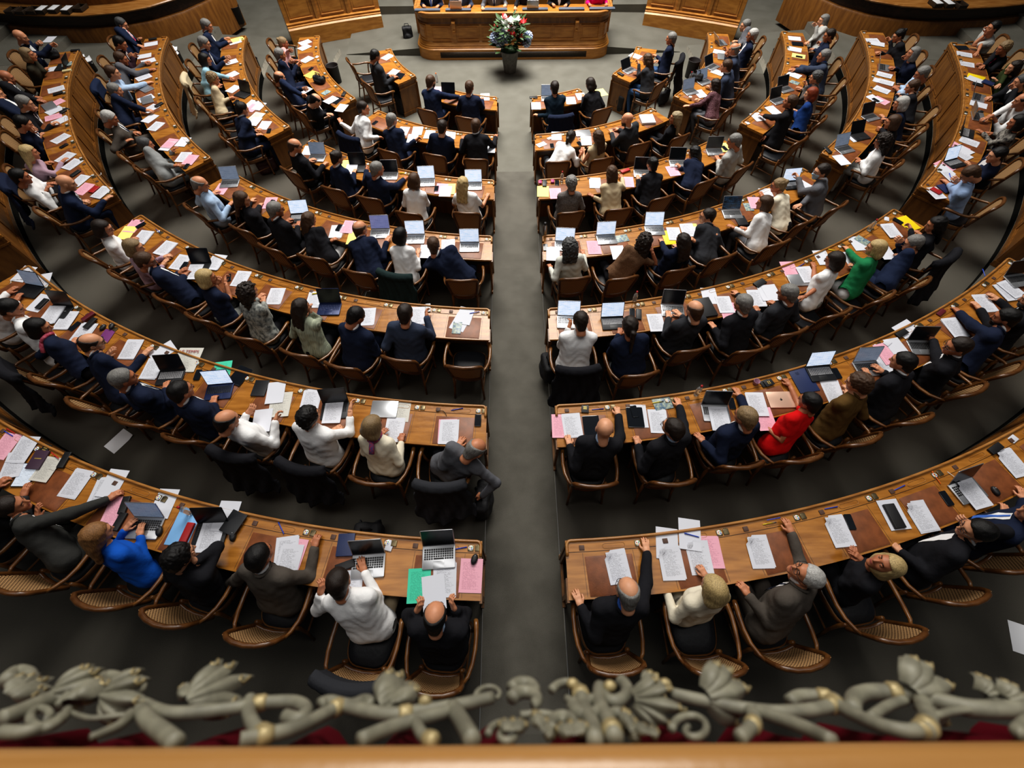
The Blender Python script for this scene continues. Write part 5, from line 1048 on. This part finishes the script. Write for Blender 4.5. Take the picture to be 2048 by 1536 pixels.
# ------------------------------------------------------------------ people and their chairs
DRAPE = draped_mesh()
PEOPLE = """7L1;871,1231;866,1380;839,1218,.2;907,1203,.2;Fbk;S:blk;0,30;bald person in black suit holding letter;c=lbl
7L2;678,1162;693,1372;645,1172,.12;728,1129;Sdb;D:whi;-12,30;short-haired person in white shirt twisting toward laptop;b=tan j=cha fw=.14
7L3;520,1111;505,1248;470,1157,-.3;634,1081;Sbk;S:tau;8,20;dark-haired person in taupe suit pressing voting disc;fw=.03
7L4;361,1111;330,1231;356,1132,-.25;391,1119,.3;Kbk;T:blk;20,20;person in black sweater with spiky black hair;
7L5;196,1068;183,1205;264,1048;287,1058;Lau;T:roy;18,25;long-haired person in bright blue jacket typing;f
7L6;23,1012;10,1172;94,1022;243,982;Sdb;S:tar;40,8;person in dark grey suit stretching arm across;
7L7;-48,987;-142,1126;8,964;58,982;Sdb;S:cha;20,20;person in charcoal suit beside tablet;
7R1;1255,1182;1238,1339;1157,1196;1289,1091;Fgr;S:blk;0,35;balding person in black suit pressing voting disc;c=blu g
7R2;1426,1175;1449,1342;1348,1228,-.12;1403,1139;Mbl;T:cre;-14,25;fair-haired person in cream jacket pointing at list;f b=cre fw=.16
7R3;1612,1149;1612,1327;1487,1175;1574,1053;Swh;S:tau;-50,-20;white-haired person in brown suit pressing disc;g
7R4;1772,1129;1815,1271;1701,1106,.05;1708,1109,.07;Mbl;T:blk;-62,-25;fair-haired person in black sweater with clasped hands;f fw=.12
7R5;1952,1061;1944,1195;1812,1123,-.05;1932,1040,.3;Sbk;S:blk;-55,10;dark-haired person in black suit touching chin;g
7R6;2074,1028;2051,1126;2003,1014;2036,987;Sdb;S:nav;-45,10;person in navy suit and blue tie beside mouse;tie=blu
6L1;952,898;876,972;919,890;961,983,-.35;Fgr;D:gry;50,45;balding person in grey shirt reaching to bag;b=blk j=cha g
6L2;746,850;741,962;766,865;805,873;Mdl;T:cre;20,20;person in cream cardigan with striped neckscarf;f sc=ros
6L3;619,832;604,936;675,856;704,809,.12;Kbk;D:whi;20,10;curly-haired person in white shirt raising right hand;b=blk j=blk
6L4;455,840;462,911;498,832,.1;539,863,.1;Fbk;D:whi;25,25;person in white shirt holding up a sheet;b=blk j=blk
6L5;363,781;353,875;338,770;432,799;Sbk;S:nav;15,15;black-haired person in navy suit using blue laptop;g
6L6;248,756;254,840;254,779;282,776;Sgr;S:nav;30,15;grey-haired person in dark navy suit before keyboard;
6L7;185,685;157,809;229,706;296,704;Fdb;S:nav;30,25;balding person in navy suit holding down papers;g
6L8;79,654;84,753;127,680;142,690;Mbk;T:nav;40,20;dark-haired person in navy with pink scarf;f sc=pnk
6L9;23,616;15,743;38,634;58,636;Sbk;D:whi;40,30;black-haired person in white shirt sitting upright;b=blk j=blk
6L10;-38,581;-84,662;27,581;41,596;Sbk;D:whi;20,20;person in white shirt typing on dark laptop;
6R1;1209,857;1195,967;1139,896;1233,821;B;S:blk;10,20;bald person in black suit pressing voting disc;c=lbl
6R2;1345,856;1355,963;1275,888;1354,804;Sdb;S:blk;-30,10;dark-haired person in black suit raising right arm;c=lbl g
6R3;1490,833;1492,926;1400,875;1473,784;Sdl;S:nav;-20,20;fair-haired person in navy suit pressing disc;
6R4;1618,803;1612,916;1531,854,-.1;1571,763;Sbk2;W:red;-20,20;person in bright red blouse with black hair;f b=blk
6R5;1716,766;1731,880;1691,784;1696,781;Kbr;T:oli;-30,25;curly brown-haired person in brown jacket writing;
6R6;1805,723;1840,837;1729,747;1754,738;Sbk;S:blk;-20,20;dark-haired person in black suit typing;
6R7;1914,693;1950,779;1856,663;1896,698;Sdb;S:blk;-50,15;person in black suit wearing clear glasses;g
6R8;2010,635;2026,738;1909,617;1939,652;Sbk;S:nav;-25,20;bearded person in navy suit stretching arm;bd
6R9;2066,599;2097,685;1950,612;1985,595;Fgr;S:blk;-25,20;grey-bearded person in black suit writing;bd
5L1;;926,733;;;;;;;
5L2;811,626;799,718;789,658;854,627,.1;Sdb;S:bgr;0,25;dark-haired person in slate suit holding phone;
5L3;713,632;683,732;739,686,-.25;751,686,-.25;Sbk;S:nav;30,45;dark-haired person in navy suit looking down;
5L4;603,614;591,706;594,630;624,619,.25;Ldb;T:sag;15,20;long-haired person in striped sage sweater;f
5L5;498,583;477,672;525,592;530,599;Cdb;T:flo;20,15;curly-haired person in grey floral blouse;f
5L6;414,555;394,635;442,568,.25;455,558,.12;Mbl;W:nav;35,15;fair-haired person in navy top photographing with phone;f b=flo
5L7;292,521;333,593;352,558;356,563;Sbr;S:nav;45,20;brown-haired person in navy suit holding cable;g
5L8;269,494;234,550;338,512;325,532;Mdl;T:mau;45,15;fair-haired person in mauve jacket pointing;f
5L9;207,456;183,507;269,479;264,484;Mdb;T:whi;40,20;dark-haired person in white jacket reading;f g b=whi
5R1;1161,642;1158,741;1139,650,.15;1162,647,.15;Sdb;D:whi;0,40;person in white shirt resting face on hands;b=blk j=blk
5R2;1259,651;1282,748;1238,663;1264,663;Pdb;T:nav;0,20;person in navy with long dark ponytail;
5R3;1388,619;1388,698;1335,630;1355,627;Fbr;S:cha;-10,20;balding person in charcoal suit typing;
5R4;1485,606;1510,698;1426,655;1469,584;Sgr;S:blk;-10,20;grey-haired person in black suit reaching forward;
5R5;1574,586;1589,663;1520,630;1548,608;Sgr;S:cha;-30,20;grey-haired person in charcoal suit holding tablet;
5R6;1668,520;1680,625;1624,529;1594,594;Mdb;W:whi;-25,25;dark-bobbed person in white sweater;f g b=flo
5R7;1751,496;1769,594;1691,495;1701,533;Mbl;T:grn;-30,15;fair-haired person in bright green blouse;f b=whi
5R8;1825,486;1843,566;1792,513;1795,480,.15;Sgr;S:bnv;-40,20;grey-haired person in blue suit holding paper;g
5R9;1871,449;1894,518;1815,454,.1;1833,467;Lbk;T:blk;-35,20;person in black with long black hair;f j=blk
4L1;867,490;919,560;866,510;891,513;Sbr;S:nav;-10,25;person in dark suit leaning over sideways;
4L2;802,470;792,553;810,493;838,503;Mbk;D:whi;20,15;dark-bobbed person in white shirt at bright laptop;f b=blk j=grn2
4L3;721,457;711,543;731,482;777,480;Fbr;S:nav;20,10;shaven-headed person in navy suit turning aside;
4L4;619,439;617,513;627,472;667,480;Lbr;T:blk;15,20;long brown-haired person in black cropped jacket;f b=whi
4L5;552,419;538,495;579,442;599,449;Sgr;S:blk;30,15;slick grey-haired person in black suit typing;g
4L6;485,398;477,456;508,400;523,408;Lbr;T:blk;45,20;long-haired person in black leather jacket;f
4L7;401,368;383,418;416,395;465,408;Fgr;D:lbl;35,25;balding person in pale blue shirt;
4R1;1139,493;1150,556;1099,531,-.05;1165,505;Cdg;T:cre2;-5,10;person in cream knit with curly dark hair;f
4R2;1289,482;1246,556;1238,531,-.2;1302,498,.1;Cdb;W:dot;30,20;person in brown dotted dress leaning over;f b=blk
4R3;1365,482;1363,538;1322,480;1350,493;Ldb;T:nav;-5,15;person in navy jacket with long brown hair;f
4R4;1414,432;1449,513;1383,480;1426,472;Sdb;S:cha;-65,8;person with glasses in charcoal suit turning sideways;g
4R5;1528,406;1561,485;1462,453;1485,457;Mbr;T:whi;-40,10;brown-haired person in thin white sweater;f b=gry
4R6;1556,371;1614,442;1520,391;1543,401;Udl;T:cre;-40,15;fair-bunned person in cream cardigan;f g
4R7;1642,343;1680,411;1591,353,.12;1594,409;Sdb;S:gry;-55,10;person in grey jacket wearing face mask;mask g
3L1;926,368;932,426;916,383;975,390;Lbl;W:whi;5,15;long blond-haired person in short-sleeved white blouse;f b=blk
3L2;829,360;815,426;825,383;848,381;Mbr;D:whi;0,15;brown-haired person in white shirt;f b=blk
3L3;755,338;733,395;737,338,.1;810,356;Sgr;S:nav;35,15;grey-haired person in navy suit reaching laptop;
3L4;675,315;660,376;693,348;711,343;Udb;S:nav;20,20;dark-bunned person in navy jacket;f
3L5;591,292;576,340;622,322;652,328;Fbr;S:blk;35,20;balding person in black suit at grey laptop;g
3R1;1142,366;1142,425;1127,388;1157,388;Kgr;T:twd;-5,20;grey curly-haired person in tweed jacket;f
3R2;1223,345;1243,418;1183,391;1241,353;Lbr;T:bei;5,15;long brown-haired person in beige blazer;f
3R3;1304,328;1327,395;1274,356;1289,353;Ubk;T:blk;-5,20;person in black jacket with dark bun typing;f
3R4;1388,305;1416,361;1355,333;1373,328;Lbk;S:nav;-15,20;black-haired person in navy jacket typing;f
3R5;1468,282;1490,333;1436,320;1449,312;Sgr;D:lgr;-30,20;grey-haired person in pale grey shirt typing;
2L1;952,251;949,319;926,277;992,272;Sbr;S:blk;5,15;short-haired person in black suit spreading arm;
2L2;885,254;868,310;866,277;899,277;Sdb;S:nav;0,25;dark-haired person in navy suit hand at face;
2L3;784,240;774,302;802,269;835,279,.1;Sgr;S:nav;15,20;grey-haired person in navy suit reading;g
2L4;727,216;695,277;685,244,.05;754,279,-.1;Sdb;D:whi;50,10;dark-haired person in white shirt turning around;g j=nav
2R1;1142,274;1119,324;1132,300;1162,305;Pdb;D:whi;40,20;brown ponytailed person in white blouse leaning;f b=gry
2R2;1195,274;1208,321;1167,302;1183,300;Lbr;N:bei;-25,15;person in beige top with long wavy hair;f b=bei
2R3;1254,239;1284,287;1221,264;1233,258;B;S:cha;-35,10;bald person in charcoal suit resting on elbow;bd
2R4;1351,236;1381,282;1322,289,-.25;1335,282,-.25;Lgb;T:blk;-40,5;long grey-blond-haired person in black;f
1L1;939,175;932,236;926,198;965,198;Sbr;S:nav;0,25;brown-haired person in navy suit, back turned;
1L2;862,163;850,220;878,188;921,192;Sbr;S:bnv;10,15;brown-haired person in bright navy suit;bd
1R1;1109,175;1124,236;1073,229,-.05;1122,190;Sdb;T:dte;5,15;dark-haired person in dark teal shirt;j=nav
1R2;1180,168;1208,218;1165,193;1188,196;Mdb;T:blk;-10,25;dark-bobbed person in black jacket;f
a1L2;751,112;731,165;784,152;792,155;Sbk;S:cha;0,30;black-haired person in charcoal suit tapping tablet;g
a1L1;;698,122;;;;;;;
a1R2;1294,119;1325,163;1274,127,.2;1271,147;Lbr;T:cha;0,20;long brown-haired person in dark jacket;f b=jea
a1R1;1342,77;1360,122;1309,112;1312,124;Sgr;T:nav;-5,10;grey-haired person in navy sweater;g b=jea j=blk
a2L0;;538,84;;;;;;;
a2L4;632,201;586,221;660,229;591,274,-.5;Fbk;S:blk;10,45;balding person in black suit stooping sideways;
a2L3;560,155;551,190;599,183,.1;612,190,.1;Fbr;S:bnv;0,20;balding person in blue suit holding sheet;g
a2L2;561,109;532,155;586,127,.15;599,130,.1;Sgr;S:nav;0,15;grey-haired person in navy suit resting chin;g
a2L1;567,86;538,119;584,102,.25;596,122,.05;Udl;T:pnk;0,15;fair-bunned person in pink top;f
a2R5;1429,170;1462,216;1373,211;1393,201;Llb;T:mrn;0,15;long-haired person in dark floral blouse;f b=gry
a2R4;1452,132;1492,173;1416,175;1426,183;Sbr;S:bgr;-5,15;brown-haired person in slate suit;
a2R3;1467,99;1505,137;1449,102,.3;1452,114,.25;Fgr;S:bgr;-5,10;grey balding person, hand at mouth;
a2R2;1504,70;1518,109;1477,102;1485,109;Swh;S:nav;-10,10;white-haired person in navy jacket;g
a2R1;1490,51;1528,79;1469,84;1475,91;Sgr;S:gry;-10,10;grey-haired person in grey jacket facing rostrum;g
a3L6;485,218;449,277;518,262;518,269;Sbk;S:nav;0,25;dark-haired person in navy suit reading;
a3L4;427,157;396,203;442,175;465,196;Kdl;T:bei;10,20;short fair-haired person in beige jacket;f
a3L3;411,119;371,163;477,160;432,168;Mbk;T:sky;5,15;black-bobbed person in pale blue;f j=bei
a3L2;409,86;376,127;457,117,.1;455,124,.1;Sgr;S:bnv;5,25;grey-haired person in navy suit holding phone;
a3L1;414,51;383,94;455,79;460,84;Sgr;S:bnv;5,25;grey-haired person in navy suit writing;g
a3L5;;427,236;;;;;;;
a3R6;1581,201;1604,279;1523,229,.05;1528,277,-.15;Sbr;D:blk;-15,0;brown-haired person in black shirt facing sideways;
a3R5;1621,188;1645,239;1579,218;1586,223;Mrd;T:roy2;-5,15;red-haired person in blue jacket;f
a3R4;1631,155;1665,201;1607,170,.2;1597,178;Kdg;T:twd;-5,15;dark grey-haired person in patterned top;f
a3R3;1647,112;1691,163;1591,132;1584,140;Sgr;S:bgr;-5,10;grey-haired person in grey suit with blue cuffs;c=blu
a3R2;1660,66;1680,124;1637,86,.15;1622,99;Sdb2;T:nav;-10,15;short dark-haired person in navy top;f
a3R1;1646,41;1670,74;1630,53,.25;1612,86;Mgr;T:lgr;-10,5;grey-haired person in pale cardigan;f
a4L1;244,48;221,79;282,81;282,91;Sdg;S:bnv;5,25;grey-haired person in navy suit, striped tie;tie=red
a4L2;241,86;201,119;264,114,.1;274,114,.1;Sbk;S:mrn2;5,30;dark-haired person in plum suit reading;
a4L3;243,117;193,157;297,127;305,140;Sbr;S:gry;5,20;brown-haired person in grey suit writing;c=blu
a4L4;226,145;193,178;259,173;300,165;Sbr;D:lbl;5,15;short-haired person in pale blue shirt; j=bnv
a4L5;231,180;197,226;267,218;315,226;Sgr;S:nav;5,20;grey-haired person in navy suit stretching arm;
a4L6;220,236;178,274;251,274;259,282;Swh;S:tau;10,30;white-haired person in taupe suit leaning back;tie=nav
a4L8;292,289;277,338;353,302;356,330;Sdg;S:lg2;15,15;grey-haired person in pale grey suit;
a4L7;;244,312;;;;;;;
a4R1;1797,71;1848,109;1774,81,.15;1754,107;Ubk;T:blk;-10,25;dark-bunned person in black reading phone;f
a4R2;1825,107;1863,140;1805,119,.2;1782,137;Mgr;T:nav;-10,0;grey-bobbed person in navy jacket;f g
a4R3;1843,147;1858,178;1802,183;1810,178;Sgr;D:lbl;-10,25;grey-haired person in pale blue shirt;
a4R4;1824,173;1876,221;1795,188;1802,198;Sbr;T:blk;-10,25;brown-haired person in black leaning forward;f
a4R5;1801,207;1848,256;1762,234;1767,241;Mwh;T:nav;-10,20;silver-haired person in navy jacket;f
a4R6;1784,244;1830,289;1754,251;1757,259;Mbr;T:blk;-15,15;brown-haired person in black;f
a4R7;1764,282;1797,328;1713,320;1721,325;Cdb;T:whi;-15,25;curly dark-haired person in white blouse;f b=lgr
a4R0;;1820,74;;;;;;;
a5L1;42,74;23,109;69,91,.15;109,91,.2;B;S:nav;5,20;bald person in navy suit raising a sheet;g
a5L2;57,109;25,142;74,119,.25;84,142;Mdl;T:oli2;5,10;fair-haired person in dark olive jacket;f
a5L3;14,155;-15,198;79,196;84,201;B;S:blk;5,20;bald person in black suit and tie;tie=nav
a5L5;51,206;15,241;71,223,.2;112,249;Sgr;S:blk;5,25;grey-haired person in black suit holding chin;g
a5L6;48,246;5,274;71,264,.2;81,277;Sbk;S:nav;5,30;dark-haired person in navy suit, head propped;
a5L7;60,305;15,340;99,325;132,322;Lbl;T:mau;5,15;long blond-haired person in mauve blazer;f
a5L8;42,353;13,372;84,376;102,381;Sbk;D:whi;10,15;dark-haired person in white shirt;j=nav
a5L9;133,366;79,423;173,403;218,398;B;S:bnv;15,25;bald person in navy suit holding papers;g
a5L4;-6,188;-6,223;51,223;61,236;Sbr;S:nav;5,10;brown-haired person in navy suit reclining;
a5R1;1985,56;2010,76;1965,66,.25;1950,107;Sbk;W:str;-10,5;dark-haired person in white striped shirt;
a5R2;2007,96;2046,107;1957,130;1960,135;Kdl;S:blk;-10,20;fair-haired person in black over magenta;f c=mag
a5R3;2027,135;2061,142;1985,163;1985,185;Ldb;T:grn3;-10,10;long-haired person in dark green top;f
a5R4;2041,163;2074,178;2021,178,.2;1975,196;Sdg;S:blk;-10,15;grey-haired person in black propping cheek;
a5R5;2043,201;2084,223;1980,236;1955,244;Fdb;D:whi;-10,15;person in white shirt and glasses;g tie=blk
a5R6;2033,244;2066,277;1957,264;1975,267;Mbk;T:flo2;-10,15;black-haired person in floral blouse;f
a5R7;1993,310;2036,328;1932,333;1947,338;Sbk;S:nav;-25,20;dark-haired person in navy suit;
a5R8;1939,348;1998,406;1886,361;1927,361,.2;Sbr;D:blu2;-25,50;brown-haired person in blue shirt hunched over;fw=.1
rL1;858,-38;;848,11;876,15;Sbr;S:nav;0,0;person in navy suit and blue tie presiding;tie=blu ro
rL2;921,-38;;902,17;939,15;Sgr;S:bgr;0,0;person in slate suit behind rostrum laptop;ro
rL3;990,-38;;961,19;1015,13;Sgr;S:gry;0,0;person in grey jacket at rostrum;ro
rR1;1052,-38;;1030,19;1076,13;Mdb;T:blk;0,0;person in black at rostrum laptop;ro f
rR2;1120,-38;;1106,10;1132,13;Sdb;S:blk;0,0;person in black suit at rostrum;ro
rR3;1193,-38;;1179,11;1213,11;Mbr;T:mag;0,0;person in magenta jacket at rostrum;ro f"""
def pxp(s): a = [float(v) for v in s.split(',')]; return a[0], a[1], (a[2] if len(a) > 2 else 0.0)
for idx, l in enumerate(PEOPLE.split('\n')):
    pid, hd, ch, lh, rh, hair, top, yp, desc, opt = l.split(';'); op = opt.split()
    if 'ro' in op:
        z0 = 1.08 - DH; A, B = pxp(lh), pxp(rh); a_, b_ = at(A[0], A[1], 1.11), at(B[0], B[1], 1.11); x = (a_.x + b_.x) / 2; y = .98
        L_ = thing('person', desc, 'person', (x, y, z0), PI, 'people at the rostrum'); iv = L_.matrix_basis.inverted() if False else (Matrix.Translation((x, y, z0)) @ Matrix.Rotation(PI, 4, 'Z')).inverted()
        hs = [iv @ Vector((min(max(q.x, x - .3), x + .3), min(max(q.y, .5), .66), 1.115)) for q in (b_, a_)]
        person(pid, L_, 1, (0, 0, .555), (0, .13, 1.20), hs, hair, top, 0, 12, op, idx, False)
        chair((x, y + .05, z0), PI, f"cane-backed armchair of the {desc.replace('person ', 'person ')[:60]}"); continue
    wing = 1 if pid[0] == 'a' else 0; q = pid[wing:]; k = int(q[0]); sg = -1 if q[1] == 'L' else 1; no = int(q[2:]); zf = ZF[k]; zd = zf + DH
    ph = place(k, sg, wing, no)
    c = at(*pxp(ch)[:2], zf + .92); r, a = polar(c); r = min(max(r, R[k] + 1.02), R[k] + 1.27) - .335
    s0 = xy(r, a, zf); 
    tw = 0.0
    cl = f"cane-backed armchair, {ph}" if hd else f"empty cane-backed armchair, {ph}"
    cl = cl.replace('empty place', 'outermost place')
    cobj = chair(s0, a + rad(random.uniform(-5, 5)), cl)
    jj = [o for o in op if o.startswith('j=')]
    if jj:
        jn = {'blk': 'black', 'cha': 'charcoal', 'nav': 'navy', 'bnv': 'dark blue', 'bei': 'beige', 'grn2': 'dark green'}[jj[0][2:]]; o = obj('draped_jacket', DRAPE, fabric(jj[0][2:]), None, Matrix.Translation(s0) @ cobj.rotation_euler.to_matrix().to_4x4()); tag(o, f"{jn} jacket draped on the chair, {ph}", 'jacket', 'jackets hung on chairs')
    if not hd: continue
    fwm = [float(o[3:]) for o in op if o.startswith('fw=')]; fwd = Vector((-math.sin(a), math.cos(a), 0))
    pel = s0 + fwd * ((fwm[0] if fwm else 0) - .02); pel.z = zf + .565
    hx, hy, _ = pxp(hd); LT_ = .655 if 'f' in op else .69
    best = min(np.linspace(zd + .16, zd + .56, 60), key=lambda zz: abs((at(hx, hy, zz) - pel).length - LT_)); H = at(hx, hy, best); dl = (H - pel).length
    if abs(dl - LT_) > .02:
        # slide the hips along the seat so that the trunk keeps its length
        hv = Vector((H.x - pel.x, H.y - pel.y)); dz = H.z - pel.z; hz = math.sqrt(max(LT_ ** 2 - dz * dz, .0004)); hv2 = hv.normalized() * hz if hv.length > 1e-6 else Vector((0, hz)); mv = hv - hv2
        if mv.length > .22: mv = mv.normalized() * .22
        pel.x += mv.x; pel.y += mv.y
        u = (H - pel); H = pel + u.normalized() * min(max(u.length, LT_ - .03), LT_ + .06)
    lb = f"{desc}, {ph}"; lb = lb.replace(' place from rostrum end', ' place from rostrum') if len(lb.split()) > 16 else lb; lb = lb.replace(' wing row', ' row') if len(lb.split()) > 16 else lb
    t = thing('person', lb, 'person', (pel.x, pel.y, zf), a, 'people seated at the desks')
    iv = (Matrix.Translation((pel.x, pel.y, zf)) @ Matrix.Rotation(a, 4, 'Z')).inverted(); hs = []
    for h_ in (lh, rh):
        X, Y, dz = pxp(h_); w = iv @ at(X, Y, zd + .035 + dz); w.y = max(w.y, .24) if abs(w.x) < .27 else w.y; hs.append(w)
    yw, pt_ = [float(v) for v in yp.split(',')]
    if sg > 0 and wing: pass
    person(pid, t, k, iv @ pel, iv @ H, hs, hair, top, yw, pt_, op, idx, (not wing) and k >= 3)
# ------------------------------------------------------------------ light
def area(name, loc, target, size, power, col=(1, 1, 1), spread=180):
    l = bpy.data.lights.new(name, 'AREA'); l.shape = 'RECTANGLE'; l.size, l.size_y = size; l.energy = power; l.color = col; l.spread = rad(spread)
    o = bpy.data.objects.new(name, l); C.objects.link(o); o.location = loc
    o.rotation_euler = (Vector(target) - Vector(loc)).to_track_quat('-Z', 'Y').to_euler(); return o
area('skylight', (0, 1.6, 15), (0, -3, 0), (10, 8), 2400, (1, .965, .91), 120)
area('near_rows_fill', (0, -12.2, 12), (0, -11.8, 0), (20, 2.5), 240, (1, .97, .93), 120)  # added fill lamp to brighten the nearest desk rows
area('dais_fill', (0, 1.0, 12), (0, -1, 0), (6, 2.5), 240, (1, .97, .93), 70)  # added fill lamp to brighten the floor around the rostrum
w = bpy.data.worlds.new('world'); bpy.context.scene.world = w; w.use_nodes = True
w.node_tree.nodes['Background'].inputs[0].default_value = (.9, .93, 1, 1); w.node_tree.nodes['Background'].inputs[1].default_value = .035
vs = bpy.context.scene.view_settings; vs.view_transform = 'Standard'; vs.exposure = 0
try: vs.look = 'Medium High Contrast'
except Exception: pass
